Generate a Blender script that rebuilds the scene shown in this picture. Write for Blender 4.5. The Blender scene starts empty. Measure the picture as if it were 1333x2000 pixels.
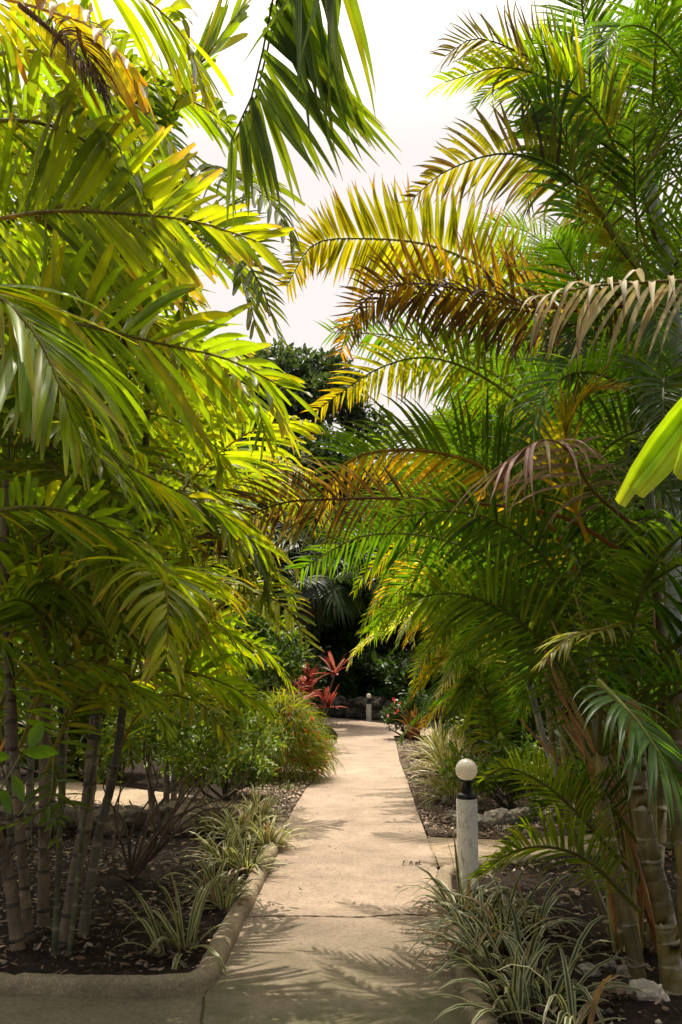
import bpy, math, random
import numpy as np
from mathutils import Vector, Matrix

random.seed(7)
RNG = np.random.default_rng(11)
scene = bpy.context.scene
COL = scene.collection
F = 2000.0
TA = 0.13
CA, SA = math.cos(math.atan(TA)), math.sin(math.atan(TA))
EYE = np.array([0.0, 0.0, 1.6])

# ------------------------------------------------------------------ surveying helpers
def ray(px, py):
    u = (px - 666.5) / F
    v = (1000 - py) / F
    return np.array([u, CA - v * SA, SA + v * CA])
def P(px, py, d):
    r = ray(px, py)
    return EYE + r * (d / r[1])
def G(px, py, z=0.0):
    r = ray(px, py)
    return EYE + r * ((z - 1.6) / r[2])

# ------------------------------------------------------------------ tagging
def tag(o, label=None, cat=None, group=None, kind=None):
    if label: o['label'] = label
    if cat: o['category'] = cat
    if group: o['group'] = group
    if kind: o['kind'] = kind
    return o
def thing(name, label, cat, loc=(0, 0, 0), group=None):
    o = bpy.data.objects.new(name, None)
    COL.objects.link(o)
    o.empty_display_size = 0.1
    o.location = tuple(float(c) for c in loc)
    return tag(o, label, cat, group)

def mesh_obj(name, verts, faces, mat, parent=None, col=None, smooth=True):
    verts = np.asarray(verts, dtype=np.float32)
    if parent is not None:
        verts = verts - np.array(parent.location[:], dtype=np.float32)
    me = bpy.data.meshes.new(name)
    if isinstance(faces, np.ndarray):
        k = faces.shape[1]; nf = faces.shape[0]
        me.vertices.add(len(verts)); me.vertices.foreach_set('co', verts.ravel())
        me.loops.add(nf * k); me.loops.foreach_set('vertex_index', faces.astype(np.int32).ravel())
        me.polygons.add(nf)
        me.polygons.foreach_set('loop_start', np.arange(0, nf * k, k, dtype=np.int32))
        me.polygons.foreach_set('loop_total', np.full(nf, k, dtype=np.int32))
        me.update(calc_edges=True)
    else:
        me.from_pydata([tuple(map(float, v)) for v in verts], [], [tuple(map(int, f)) for f in faces])
        me.update()
    if smooth:
        me.polygons.foreach_set('use_smooth', np.ones(len(me.polygons), dtype=bool))
    if col is not None:
        a = me.color_attributes.new('Col', 'FLOAT_COLOR', 'POINT')
        c = np.ones((len(verts), 4), dtype=np.float32); c[:, :3] = np.clip(col, 0, 1)
        a.data.foreach_set('color', c.ravel())
    me.materials.append(mat)
    o = bpy.data.objects.new(name, me)
    COL.objects.link(o)
    if parent is not None: o.parent = parent
    return o

# ------------------------------------------------------------------ materials
def new_mat(name):
    m = bpy.data.materials.new(name); m.use_nodes = True
    nt = m.node_tree; nt.nodes.clear()
    out = nt.nodes.new('ShaderNodeOutputMaterial')
    return m, nt, out
def N(nt, t, **kw):
    n = nt.nodes.new(t)
    for k, v in kw.items():
        if k.startswith('i_'): n.inputs[k[2:].replace('_', ' ')].default_value = v
        else: setattr(n, k, v)
    return n
def leaf_material(name, trans=0.45, rough=0.34, spec=0.5, tcol=(1.9, 1.9, 0.5), noise_scale=9):
    m, nt, out = new_mat(name); L = nt.links.new
    at = N(nt, 'ShaderNodeAttribute', attribute_name='Col')
    tc = N(nt, 'ShaderNodeTexCoord')
    no = N(nt, 'ShaderNodeTexNoise'); no.inputs['Scale'].default_value = noise_scale; no.inputs['Detail'].default_value = 4
    L(tc.outputs['Object'], no.inputs['Vector'])
    mr = N(nt, 'ShaderNodeMapRange'); mr.inputs['From Min'].default_value = .3; mr.inputs['From Max'].default_value = .7
    mr.inputs['To Min'].default_value = .72; mr.inputs['To Max'].default_value = 1.22
    L(no.outputs['Fac'], mr.inputs['Value'])
    mx = N(nt, 'ShaderNodeVectorMath', operation='SCALE'); L(at.outputs['Color'], mx.inputs[0]); L(mr.outputs['Result'], mx.inputs['Scale'])
    tm = N(nt, 'ShaderNodeVectorMath', operation='MULTIPLY'); L(mx.outputs[0], tm.inputs[0]); tm.inputs[1].default_value = tcol
    pb = N(nt, 'ShaderNodeBsdfPrincipled'); L(mx.outputs[0], pb.inputs['Base Color'])
    pb.inputs['Roughness'].default_value = rough; pb.inputs['Specular IOR Level'].default_value = spec
    tr = N(nt, 'ShaderNodeBsdfTranslucent'); L(tm.outputs[0], tr.inputs['Color'])
    ms = N(nt, 'ShaderNodeMixShader'); ms.inputs[0].default_value = trans
    L(pb.outputs[0], ms.inputs[1]); L(tr.outputs[0], ms.inputs[2]); L(ms.outputs[0], out.inputs['Surface'])
    return m
M_LEAF = leaf_material('palm_leaf', .55, .42, .36, (2.5, 2.45, .45))
M_LEAF_D = leaf_material('dense_leaf', .3, .42, .45, (1.5, 1.6, .5))
M_DRY = leaf_material('dry_leaf', .3, .6, .25, (1.2, 1.15, .9))
M_GRASS = leaf_material('variegated_leaf', .3, .42, .4, (1.1, 1.1, .7), 14)
M_PETAL = leaf_material('petal', .35, .5, .3, (1.4, 1.0, .8))

def bark_material(name, rough=.8, ns=30, bump=.25):
    m, nt, out = new_mat(name); L = nt.links.new
    at = N(nt, 'ShaderNodeAttribute', attribute_name='Col')
    tc = N(nt, 'ShaderNodeTexCoord')
    mp = N(nt, 'ShaderNodeMapping'); mp.inputs['Scale'].default_value = (1, 1, .35); L(tc.outputs['Object'], mp.inputs['Vector'])
    no = N(nt, 'ShaderNodeTexNoise'); no.inputs['Scale'].default_value = ns; no.inputs['Detail'].default_value = 8; no.inputs['Roughness'].default_value = .65
    L(mp.outputs[0], no.inputs['Vector'])
    mr = N(nt, 'ShaderNodeMapRange'); mr.inputs['From Min'].default_value = .28; mr.inputs['From Max'].default_value = .72
    mr.inputs['To Min'].default_value = .45; mr.inputs['To Max'].default_value = 1.45
    L(no.outputs['Fac'], mr.inputs['Value'])
    no2 = N(nt, 'ShaderNodeTexNoise'); no2.inputs['Scale'].default_value = 5; L(tc.outputs['Object'], no2.inputs['Vector'])
    mr2 = N(nt, 'ShaderNodeMapRange'); mr2.inputs['From Min'].default_value = .35; mr2.inputs['From Max'].default_value = .65
    mr2.inputs['To Min'].default_value = .7; mr2.inputs['To Max'].default_value = 1.25; L(no2.outputs['Fac'], mr2.inputs['Value'])
    mm = N(nt, 'ShaderNodeMath', operation='MULTIPLY'); L(mr.outputs[0], mm.inputs[0]); L(mr2.outputs[0], mm.inputs[1])
    mx = N(nt, 'ShaderNodeVectorMath', operation='SCALE'); L(at.outputs['Color'], mx.inputs[0]); L(mm.outputs[0], mx.inputs['Scale'])
    pb = N(nt, 'ShaderNodeBsdfPrincipled'); L(mx.outputs[0], pb.inputs['Base Color']); pb.inputs['Roughness'].default_value = rough
    bp = N(nt, 'ShaderNodeBump'); bp.inputs['Strength'].default_value = bump; bp.inputs['Distance'].default_value = .02
    L(no.outputs['Fac'], bp.inputs['Height']); L(bp.outputs[0], pb.inputs['Normal']); L(pb.outputs[0], out.inputs['Surface'])
    return m
M_BARK = bark_material('ringed_bark')
M_STEM = bark_material('smooth_stem', .45, 18, .08)
M_ROCK = bark_material('coral_rock', .95, 26, .9)

def concrete_material(name, base, dark, light, moss=0.0, speck=1.0):
    m, nt, out = new_mat(name); L = nt.links.new
    tc = N(nt, 'ShaderNodeTexCoord')
    def noise(s, d=5, r=.6):
        n = N(nt, 'ShaderNodeTexNoise'); n.inputs['Scale'].default_value = s; n.inputs['Detail'].default_value = d
        n.inputs['Roughness'].default_value = r; L(tc.outputs['Object'], n.inputs['Vector']); return n
    def ramp(src, a, b, ca, cb):
        r = N(nt, 'ShaderNodeValToRGB'); r.color_ramp.elements[0].position = a; r.color_ramp.elements[1].position = b
        r.color_ramp.elements[0].color = (*ca, 1); r.color_ramp.elements[1].color = (*cb, 1); L(src, r.inputs[0]); return r
    big = noise(.7, 6, .62)
    r1 = ramp(big.outputs['Fac'], .32, .68, dark, light)
    mid = noise(3.2, 8, .7)
    r2 = ramp(mid.outputs['Fac'], .35, .65, tuple(c * .6 for c in base), tuple(min(1, c * 1.22) for c in base))
    mx = N(nt, 'ShaderNodeMix', data_type='RGBA'); mx.inputs[0].default_value = .5
    L(r1.outputs[0], mx.inputs[6]); L(r2.outputs[0], mx.inputs[7])
    fine = noise(95, 3, .8)
    grit = noise(34, 6, .8)
    rg_ = ramp(grit.outputs['Fac'], .36, .6, (.62, .57, .52), (1.15, 1.13, 1.1))
    r3_ = ramp(fine.outputs['Fac'], .3, .62, (.45, .42, .4), (1.2, 1.18, 1.15))
    r3 = N(nt, 'ShaderNodeMix', data_type='RGBA', blend_type='MULTIPLY'); r3.inputs[0].default_value = 1
    L(r3_.outputs[0], r3.inputs[6]); L(rg_.outputs[0], r3.inputs[7])
    mu = N(nt, 'ShaderNodeMix', data_type='RGBA', blend_type='MULTIPLY'); mu.inputs[0].default_value = .75 * speck
    L(mx.outputs[2], mu.inputs[6]); L(r3.outputs[2], mu.inputs[7])
    # scattered dark stains
    st = noise(11, 6, .75)
    r4 = ramp(st.outputs['Fac'], .56, .72, (1, 1, 1), (.5, .43, .36))
    m2 = N(nt, 'ShaderNodeMix', data_type='RGBA', blend_type='MULTIPLY'); m2.inputs[0].default_value = .8
    L(mu.outputs[2], m2.inputs[6]); L(r4.outputs[0], m2.inputs[7])
    last = m2
    if moss > 0:
        gp = N(nt, 'ShaderNodeNewGeometry')
        sp = N(nt, 'ShaderNodeSeparateXYZ'); L(gp.outputs['Position'], sp.inputs[0])
        mr = N(nt, 'ShaderNodeMapRange'); mr.inputs['From Min'].default_value = 6.6; mr.inputs['From Max'].default_value = 4.6
        L(sp.outputs['Y'], mr.inputs['Value'])
        ms_ = noise(2.4, 6, .7)
        mm = N(nt, 'ShaderNodeMath', operation='MULTIPLY'); L(mr.outputs[0], mm.inputs[0]); L(ms_.outputs['Fac'], mm.inputs[1])
        m3 = N(nt, 'ShaderNodeMix', data_type='RGBA'); m3.inputs[7].default_value = (.10, .095, .045, 1)
        m4 = N(nt, 'ShaderNodeMath', operation='MULTIPLY'); m4.inputs[1].default_value = moss; L(mm.outputs[0], m4.inputs[0])
        m4.use_clamp = True
        L(m4.outputs[0], m3.inputs[0]); L(last.outputs[2], m3.inputs[6]); last = m3
    pb = N(nt, 'ShaderNodeBsdfPrincipled'); L(last.outputs[2], pb.inputs['Base Color']); pb.inputs['Roughness'].default_value = .88
    pb.inputs['Specular IOR Level'].default_value = .25
    bp = N(nt, 'ShaderNodeBump'); bp.inputs['Strength'].default_value = .55; bp.inputs['Distance'].default_value = .012
    L(grit.outputs['Fac'], bp.inputs['Height']); L(bp.outputs[0], pb.inputs['Normal']); L(pb.outputs[0], out.inputs['Surface'])
    return m
M_PATH = concrete_material('path_concrete', (.45, .35, .275), (.26, .20, .155), (.55, .43, .34), moss=1.8)
M_SIDE = concrete_material('side_concrete', (.44, .34, .24), (.32, .245, .17), (.50, .39, .28))
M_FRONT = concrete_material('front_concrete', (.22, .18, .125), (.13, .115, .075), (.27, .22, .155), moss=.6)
M_KERB = concrete_material('kerb_concrete', (.40, .32, .22), (.12, .10, .065), (.48, .39, .27), moss=.6)

def soil_material(name, ca, cb, cc, s=22):
    m, nt, out = new_mat(name); L = nt.links.new
    tc = N(nt, 'ShaderNodeTexCoord')
    n1 = N(nt, 'ShaderNodeTexNoise'); n1.inputs['Scale'].default_value = s; n1.inputs['Detail'].default_value = 8; n1.inputs['Roughness'].default_value = .75
    L(tc.outputs['Object'], n1.inputs['Vector'])
    r = N(nt, 'ShaderNodeValToRGB'); e = r.color_ramp.elements
    e[0].position = .35; e[0].color = (*ca, 1); e[1].position = .72; e[1].color = (*cc, 1)
    k = e.new(.55); k.color = (*cb, 1)
    L(n1.outputs['Fac'], r.inputs[0])
    vo = N(nt, 'ShaderNodeTexVoronoi'); vo.inputs['Scale'].default_value = s * 2.2; L(tc.outputs['Object'], vo.inputs['Vector'])
    mu = N(nt, 'ShaderNodeMix', data_type='RGBA', blend_type='MULTIPLY'); mu.inputs[0].default_value = .7
    r2 = N(nt, 'ShaderNodeValToRGB'); r2.color_ramp.elements[0].position = 0; r2.color_ramp.elements[0].color = (1.3, 1.25, 1.2, 1)
    r2.color_ramp.elements[1].position = .6; r2.color_ramp.elements[1].color = (.4, .38, .36, 1)
    L(vo.outputs['Distance'], r2.inputs[0]); L(r.outputs[0], mu.inputs[6]); L(r2.outputs[0], mu.inputs[7])
    pb = N(nt, 'ShaderNodeBsdfPrincipled'); L(mu.outputs[2], pb.inputs['Base Color']); pb.inputs['Roughness'].default_value = .95
    pb.inputs['Specular IOR Level'].default_value = .15
    bp = N(nt, 'ShaderNodeBump'); bp.inputs['Strength'].default_value = .9; bp.inputs['Distance'].default_value = .03
    L(n1.outputs['Fac'], bp.inputs['Height']); L(bp.outputs[0], pb.inputs['Normal']); L(pb.outputs[0], out.inputs['Surface'])
    return m
M_SOIL = soil_material('soil', (.018, .013, .009), (.045, .03, .02), (.12, .08, .055))
M_GRAVEL = soil_material('gravel', (.09, .06, .045), (.2, .145, .105), (.38, .29, .22), 34)
def plain(name, c, rough=.5, spec=.5):
    m, nt, out = new_mat(name)
    tc = N(nt, 'ShaderNodeTexCoord'); no = N(nt, 'ShaderNodeTexNoise'); no.inputs['Scale'].default_value = 25; no.inputs['Detail'].default_value = 6
    nt.links.new(tc.outputs['Object'], no.inputs['Vector'])
    r = N(nt, 'ShaderNodeValToRGB'); r.color_ramp.elements[0].position = .3; r.color_ramp.elements[1].position = .6
    r.color_ramp.elements[0].color = (*[x * .72 for x in c], 1); r.color_ramp.elements[1].color = (*c, 1)
    nt.links.new(no.outputs['Fac'], r.inputs[0])
    pb = N(nt, 'ShaderNodeBsdfPrincipled'); nt.links.new(r.outputs[0], pb.inputs['Base Color'])
    pb.inputs['Roughness'].default_value = rough; pb.inputs['Specular IOR Level'].default_value = spec
    nt.links.new(pb.outputs[0], out.inputs['Surface'])
    return m
M_BLACK = plain('black_plastic', (.012, .012, .014), .35)
M_TERRA = plain('terracotta', (.32, .1, .05), .7)
M_SCRATCH = plain('scratch', (.07, .045, .03), .9, .1)
# weathered white post
def post_material():
    m, nt, out = new_mat('post_paint'); L = nt.links.new
    tc = N(nt, 'ShaderNodeTexCoord')
    mp = N(nt, 'ShaderNodeMapping'); mp.inputs['Scale'].default_value = (1, 1, .35); L(tc.outputs['Object'], mp.inputs['Vector'])
    n = N(nt, 'ShaderNodeTexNoise'); n.inputs['Scale'].default_value = 16; n.inputs['Detail'].default_value = 9; n.inputs['Roughness'].default_value = .7
    n.inputs['Distortion'].default_value = 1.6
    L(mp.outputs[0], n.inputs['Vector'])
    r = N(nt, 'ShaderNodeValToRGB'); e = r.color_ramp.elements
    e[0].position = .36; e[0].color = (.36, .33, .27, 1); e[1].position = .46; e[1].color = (.84, .79, .68, 1)
    L(n.outputs['Fac'], r.inputs[0])
    # fine wandering hairline streaks
    w = N(nt, 'ShaderNodeTexNoise'); w.inputs['Scale'].default_value = 7; w.inputs['Detail'].default_value = 2; w.inputs['Distortion'].default_value = 3
    L(tc.outputs['Object'], w.inputs['Vector'])
    r2 = N(nt, 'ShaderNodeValToRGB'); e = r2.color_ramp.elements
    e[0].position = .485; e[0].color = (1, 1, 1, 1); e[1].position = .515; e[1].color = (1, 1, 1, 1); k = e.new(.5); k.color = (.4, .38, .34, 1)
    L(w.outputs['Fac'], r2.inputs[0])
    mu = N(nt, 'ShaderNodeMix', data_type='RGBA', blend_type='MULTIPLY'); mu.inputs[0].default_value = .8
    L(r.outputs[0], mu.inputs[6]); L(r2.outputs[0], mu.inputs[7])
    pb = N(nt, 'ShaderNodeBsdfPrincipled'); L(mu.outputs[2], pb.inputs['Base Color']); pb.inputs['Roughness'].default_value = .55
    L(pb.outputs[0], out.inputs['Surface']); return m
M_POST = post_material()
def globe_material():
    m, nt, out = new_mat('opal_globe'); L = nt.links.new
    pb = N(nt, 'ShaderNodeBsdfPrincipled'); pb.inputs['Base Color'].default_value = (.78, .76, .72, 1); pb.inputs['Roughness'].default_value = .12
    pb.inputs['Coat Weight'].default_value = .6
    tr = N(nt, 'ShaderNodeBsdfTranslucent'); tr.inputs['Color'].default_value = (.9, .82, .68, 1)
    ms = N(nt, 'ShaderNodeMixShader'); ms.inputs[0].default_value = .5
    L(pb.outputs[0], ms.inputs[1]); L(tr.outputs[0], ms.inputs[2]); L(ms.outputs[0], out.inputs['Surface']); return m
M_GLOBE = globe_material()

# ------------------------------------------------------------------ geometry cores
Z = np.array([0, 0, 1.0])
def nrm(a):
    return a / np.maximum(np.linalg.norm(a, axis=-1, keepdims=True), 1e-9)
def smooth(x): x = np.clip(x, 0, 1); return x * x * (3 - 2 * x)

PROF_POINT = np.array([.45, .95, 1.0, .9, .66, .36, .04])
PROF_BLUNT = np.array([.30, .74, .97, 1.0, .92, .72, .34])
PROF_BLADE = np.array([.7, .95, 1.0, .95, .8, .5, .04])
def strips(o, d, w, L, W, prof, droop, colfn, fold=.18, across=3, curl=0.0, twist=0.0, rng=RNG, tipcurl=None):
    """leaf blades: o origins, d directions, w width hints; returns verts, faces, cols"""
    n = len(o); S = len(prof)
    d = nrm(d); p = o.copy()
    L = np.broadcast_to(np.asarray(L, float), (n,)); W = np.broadcast_to(np.asarray(W, float), (n,))
    droop = np.broadcast_to(np.asarray(droop, float), (n,))
    cd = rng.normal(size=(n, 3)) * curl
    tw = rng.normal(size=n) * twist
    rows = np.zeros((n, S, across, 3)); cols = np.zeros((n, S, across, 3))
    rl = rng.random(n)
    for k in range(S):
        t = k / (S - 1)
        ww = w - (w * d).sum(1, keepdims=True) * d; ww = nrm(ww)
        nn = nrm(np.cross(d, ww))
        a = (tw * (t + .2))[:, None]
        ww2 = ww * np.cos(a) + nn * np.sin(a); nn2 = nn * np.cos(a) - ww * np.sin(a)
        nn2 = np.where(nn2[:, 2:3] < 0, -nn2, nn2)
        hw = (W * prof[k] * .5)[:, None]
        for j in range(across):
            s = j / (across - 1) * 2 - 1
            rows[:, k, j] = p + ww2 * hw * s - nn2 * hw * fold * 2 * (1 - abs(s))
            cols[:, k, j] = colfn(t, s, rl)
        step = (L / (S - 1))[:, None]
        g = droop[:, None] * (.25 + 1.3 * t)
        d = nrm(d - Z * g * .42 + cd * t * t)
        p = p + d * step
    base = np.arange(n)[:, None, None] * (S * across)
    k = np.arange(S - 1)[None, :, None] * across; j = np.arange(across - 1)[None, None, :]
    a = (base + k + j).ravel()
    faces = np.stack([a, a + 1, a + across + 1, a + across], 1)
    return rows.reshape(-1, 3), faces, cols.reshape(-1, 3)

def tube(pts, radii, sides=6, cols=None):
    pts = np.asarray(pts, float); m = len(pts)
    T = nrm(np.gradient(pts, axis=0)); ref = np.array([1.0, .13, .07])
    A = nrm(np.cross(T, ref)); B = np.cross(T, A)
    th = np.linspace(0, 2 * np.pi, sides, endpoint=False)
    v = pts[:, None] + (A[:, None] * np.cos(th)[None, :, None] + B[:, None] * np.sin(th)[None, :, None]) * np.asarray(radii)[:, None, None]
    i = np.arange(m - 1)[:, None] * sides; j = np.arange(sides)[None]
    a = i + j; b = i + (j + 1) % sides
    f = np.stack([a, b, b + sides, a + sides], -1).reshape(-1, 4)
    c = None
    if cols is not None: c = np.repeat(np.asarray(cols, float).reshape(m, 3), sides, axis=0)
    return v.reshape(-1, 3), f, c
def catmull(pts, u):
    pts = np.asarray(pts, float); n = len(pts)
    if n == 2: return pts[0] + (pts[1] - pts[0]) * u[:, None]
    ext = np.vstack([2 * pts[0] - pts[1], pts, 2 * pts[-1] - pts[-2]])
    seg = np.r_[0, np.cumsum(np.linalg.norm(np.diff(pts, axis=0), axis=1))]; x = u * seg[-1]
    i = np.clip(np.searchsorted(seg, x, side='right') - 1, 0, n - 2)
    t = ((x - seg[i]) / (seg[i + 1] - seg[i]))[:, None]
    p0, p1, p2, p3 = ext[i], ext[i + 1], ext[i + 2], ext[i + 3]
    return .5 * ((2 * p1) + (-p0 + p2) * t + (2 * p0 - 5 * p1 + 4 * p2 - p3) * t ** 2 + (-p0 + 3 * p1 - 3 * p2 + p3) * t ** 3)
class MB:
    def __init__(s): s.v = []; s.f = []; s.c = []; s.n = 0
    def add(s, v, f, c):
        s.v.append(v); s.f.append(f + s.n); s.c.append(c); s.n += len(v)
    def build(s, name, mat, parent=None):
        return mesh_obj(name, np.vstack(s.v), np.vstack(s.f), mat, parent, np.vstack(s.c))

# ------------------------------------------------------------------ colour styles (linear base colours)
def style(c0, c1=None, tip=None, tip0=.75, alt=None, altp=0.0, var=.22, rachis=(.16, .17, .03), upper=None, u0=None):
    return dict(c0=np.array(c0), c1=np.array(c1 if c1 else c0), tip=None if tip is None else np.array(tip), tip0=tip0,
                alt=None if alt is None else np.array(alt), altp=altp, var=var, rachis=np.array(rachis),
                upper=None if upper is None else np.array(upper), u0=u0)
ST = dict(
    lime=style((.125, .20, .012), (.20, .27, .012), tip=(.2, .17, .03), tip0=.93, alt=(.26, .24, .012), altp=.2, rachis=(.22, .2, .03)),
    gold=style((.20, .26, .012), (.29, .31, .015), tip=(.28, .18, .05), tip0=.85, alt=(.12, .17, .012), altp=.25, rachis=(.28, .2, .03)),
    olive=style((.09, .13, .014), (.13, .17, .014), tip=(.13, .12, .03), tip0=.9, alt=(.16, .17, .015), altp=.15, rachis=(.16, .15, .03)),
    mid=style((.06, .105, .012), (.09, .13, .012), tip=(.12, .11, .03), tip0=.92, alt=(.12, .14, .015), altp=.12),
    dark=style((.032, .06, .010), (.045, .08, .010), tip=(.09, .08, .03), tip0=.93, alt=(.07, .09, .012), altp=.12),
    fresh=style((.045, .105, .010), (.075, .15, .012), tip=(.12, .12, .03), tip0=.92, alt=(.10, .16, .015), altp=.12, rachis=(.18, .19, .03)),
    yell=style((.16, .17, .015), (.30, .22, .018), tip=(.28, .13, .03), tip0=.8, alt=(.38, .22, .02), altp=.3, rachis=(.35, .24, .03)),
    orange=style((.26, .19, .02), (.34, .17, .02), tip=(.11, .05, .035), tip0=.5, alt=(.13, .08, .02), altp=.35, var=.4, rachis=(.32, .2, .04)),
    goldtip=style((.14, .18, .015), (.26, .20, .015), tip=(.22, .09, .03), tip0=.8, alt=(.15, .16, .015), altp=.15, rachis=(.2, .2, .03)),
    greytip=style((.06, .10, .014), (.10, .09, .03), tip=(.085, .07, .075), tip0=.3, alt=(.06, .04, .045), altp=.35, rachis=(.12, .1, .05)),
    bluetip=style((.11, .15, .02), (.22, .17, .02), tip=(.08, .065, .08), tip0=.62, alt=(.09, .05, .04), altp=.2, rachis=(.12, .14, .04)),
    brown=style((.12, .065, .04), (.07, .035, .03), tip=(.10, .075, .075), tip0=.5, alt=(.19, .13, .06), altp=.2, rachis=(.2, .1, .03)),
    tan=style((.5, .41, .22), (.44, .34, .2), tip=(.24, .13, .08), tip0=.8, alt=(.46, .40, .27), altp=.35, rachis=(.25, .2, .05)),
    pink=style((.26, .19, .13), (.30, .17, .14), tip=(.22, .10, .07), tip0=.75, alt=(.30, .25, .10), altp=.3, rachis=(.3, .16, .04)),
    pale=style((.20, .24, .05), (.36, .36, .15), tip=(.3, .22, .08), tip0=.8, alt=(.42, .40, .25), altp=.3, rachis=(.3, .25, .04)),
)
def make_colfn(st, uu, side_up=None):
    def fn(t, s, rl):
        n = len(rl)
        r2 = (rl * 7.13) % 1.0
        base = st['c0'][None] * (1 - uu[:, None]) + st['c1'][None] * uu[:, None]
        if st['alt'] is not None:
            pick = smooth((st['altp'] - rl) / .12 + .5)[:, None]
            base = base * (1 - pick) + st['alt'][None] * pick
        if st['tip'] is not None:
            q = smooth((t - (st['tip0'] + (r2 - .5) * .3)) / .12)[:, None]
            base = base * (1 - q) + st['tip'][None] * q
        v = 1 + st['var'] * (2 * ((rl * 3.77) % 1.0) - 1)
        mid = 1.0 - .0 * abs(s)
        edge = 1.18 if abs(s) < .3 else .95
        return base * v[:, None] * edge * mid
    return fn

def frond_geo(pts, n=44, L=.42, W=.024, st='fresh', roll=0, V=28, a0=70, a1=28, droop=.35, blunt=False,
              petiole=.16, sides=(1, -1), r0=.012, curl=.04, seed=0, segs=None, lj=.08, tipL=.35, baseL=.6, twist=.25, gap=0.0, plane=None):
    rng = np.random.default_rng(seed + 101)
    S = ST[st] if isinstance(st, str) else st
    mb = MB()
    u = petiole + (1 - petiole) * (np.linspace(0, 1, n) ** .92) * .995
    mb_u = np.linspace(0, 1, 22); rp = catmull(pts, mb_u)
    rc = S['rachis'][None] * (1.0 - .35 * mb_u[:, None])
    mb.add(*tube(rp, r0 * (1 - .88 * mb_u) + .0012, 5, rc))
    for s in sides:
        us = np.clip(u + rng.normal(size=n) * .25 / n, 0, 1)
        keep = rng.random(n) > gap
        us = us[keep]; m = len(us)
        o = catmull(pts, us)
        T = nrm(catmull(pts, np.clip(us + .01, 0, 1.0)) - catmull(pts, np.clip(us - .01, 0, 1)))
        up = Z[None] - (T @ Z)[:, None] * T
        bad = np.linalg.norm(up, axis=1) < .15
        up = nrm(up + np.where(bad[:, None], np.array([[0, -.5, 0]]), 0))
        up = nrm(up - (up * T).sum(1, keepdims=True) * T)
        sd = np.cross(T, up)
        if plane is not None:
            up = np.broadcast_to(nrm(np.array(plane, float)), T.shape); sd = nrm(np.cross(up, T)); up = np.cross(T, sd)
        r = math.radians(roll); U2 = up * math.cos(r) + sd * math.sin(r); S2 = sd * math.cos(r) - up * math.sin(r)
        q = (us - petiole) / (1 - petiole)
        a = np.radians(a0 + (a1 - a0) * q + rng.normal(size=m) * 4)
        v = np.radians(V + rng.normal(size=m) * 7)
        d = np.cos(a)[:, None] * T + np.sin(a)[:, None] * (np.cos(v)[:, None] * s * S2 + np.sin(v)[:, None] * U2)
        prof = baseL + (1 - baseL) * smooth(q / .3)
        prof = prof * (1 - (1 - tipL) * smooth((q - .45) / .55))
        ll = L * prof * (1 + rng.normal(size=m) * lj)
        wd = W * (.55 + .45 * np.sin(np.pi * np.clip(q * .9 + .1, 0, 1))) * (1 + rng.normal(size=m) * .1)
        mb.add(*strips(o, d, T, ll, wd, PROF_BLUNT if blunt else PROF_POINT, droop * (1 + .3 * rng.normal(size=m)),
                       make_colfn(S, q), fold=.22, curl=curl, twist=twist, rng=rng))
    return mb
def frond(parent, pts, mat=None, label=None, **k):
    o = frond_geo(pts, **k).build('frond', mat or M_LEAF, parent)
    if label: o['label'] = label
    return o
_sd = [0]
def HF(parent, pix, **k):
    """a frond surveyed from the photo: image position and distance of points along its rachis"""
    _sd[0] += 1
    dz = k.pop('deep', 0.0); m_ = len(pix) - 1
    pts = np.array([P(p[0], p[1], p[2] + dz * (i / m_)) for i, p in enumerate(pix)])
    k.setdefault('seed', _sd[0])
    return frond(parent, pts, **k)

# library of arching fronds, shared meshes for the palms' other fronds
LIB = {}
def lib_frond(kind, st, variant):
    key = (kind, st, variant)
    if key not in LIB:
        el = math.radians([84, 70, 55, 38][variant % 4]); p = np.array([0, 0, 0.0]); pts = [p.copy()]
        Lr = 1.9; seg = 9
        for i in range(seg):
            p = p + np.array([0, math.cos(el), math.sin(el)]) * Lr / seg
            pts.append(p.copy()); el -= math.radians([9, 12, 14, 12][variant % 4] + i * .8)
        pts = np.array(pts); pts[:, 0] += np.sin(np.linspace(0, 2, len(pts))) * .08 * (variant - 1.5)
        if kind == 'areca': mb = frond_geo(pts, n=46, L=.46, W=.026, st=st, V=32, droop=.3, seed=variant * 7 + 3)
        elif kind == 'areca_far': mb = frond_geo(pts, n=34, L=.46, W=.034, st=st, V=32, droop=.3, seed=variant * 7 + 3)
        elif kind == 'broad': mb = frond_geo(pts, n=32, L=.54, W=.042, st=st, V=12, droop=.4, blunt=True, seed=variant * 7 + 3)
        me = mb.build('frond', M_LEAF); LIB[key] = me.data
        bpy.data.objects.remove(me)
    return LIB[key]
def place_frond(parent, loc, az, kind, st, variant, scale=1.0, tilt=0.0, roll=0.0):
    o = bpy.data.objects.new('frond', lib_frond(kind, st, variant)); COL.objects.link(o); o.parent = parent
    o.location = Vector(loc) - parent.location
    o.rotation_euler = (tilt, roll, az); o.scale = (scale,) * 3
    return o

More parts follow.
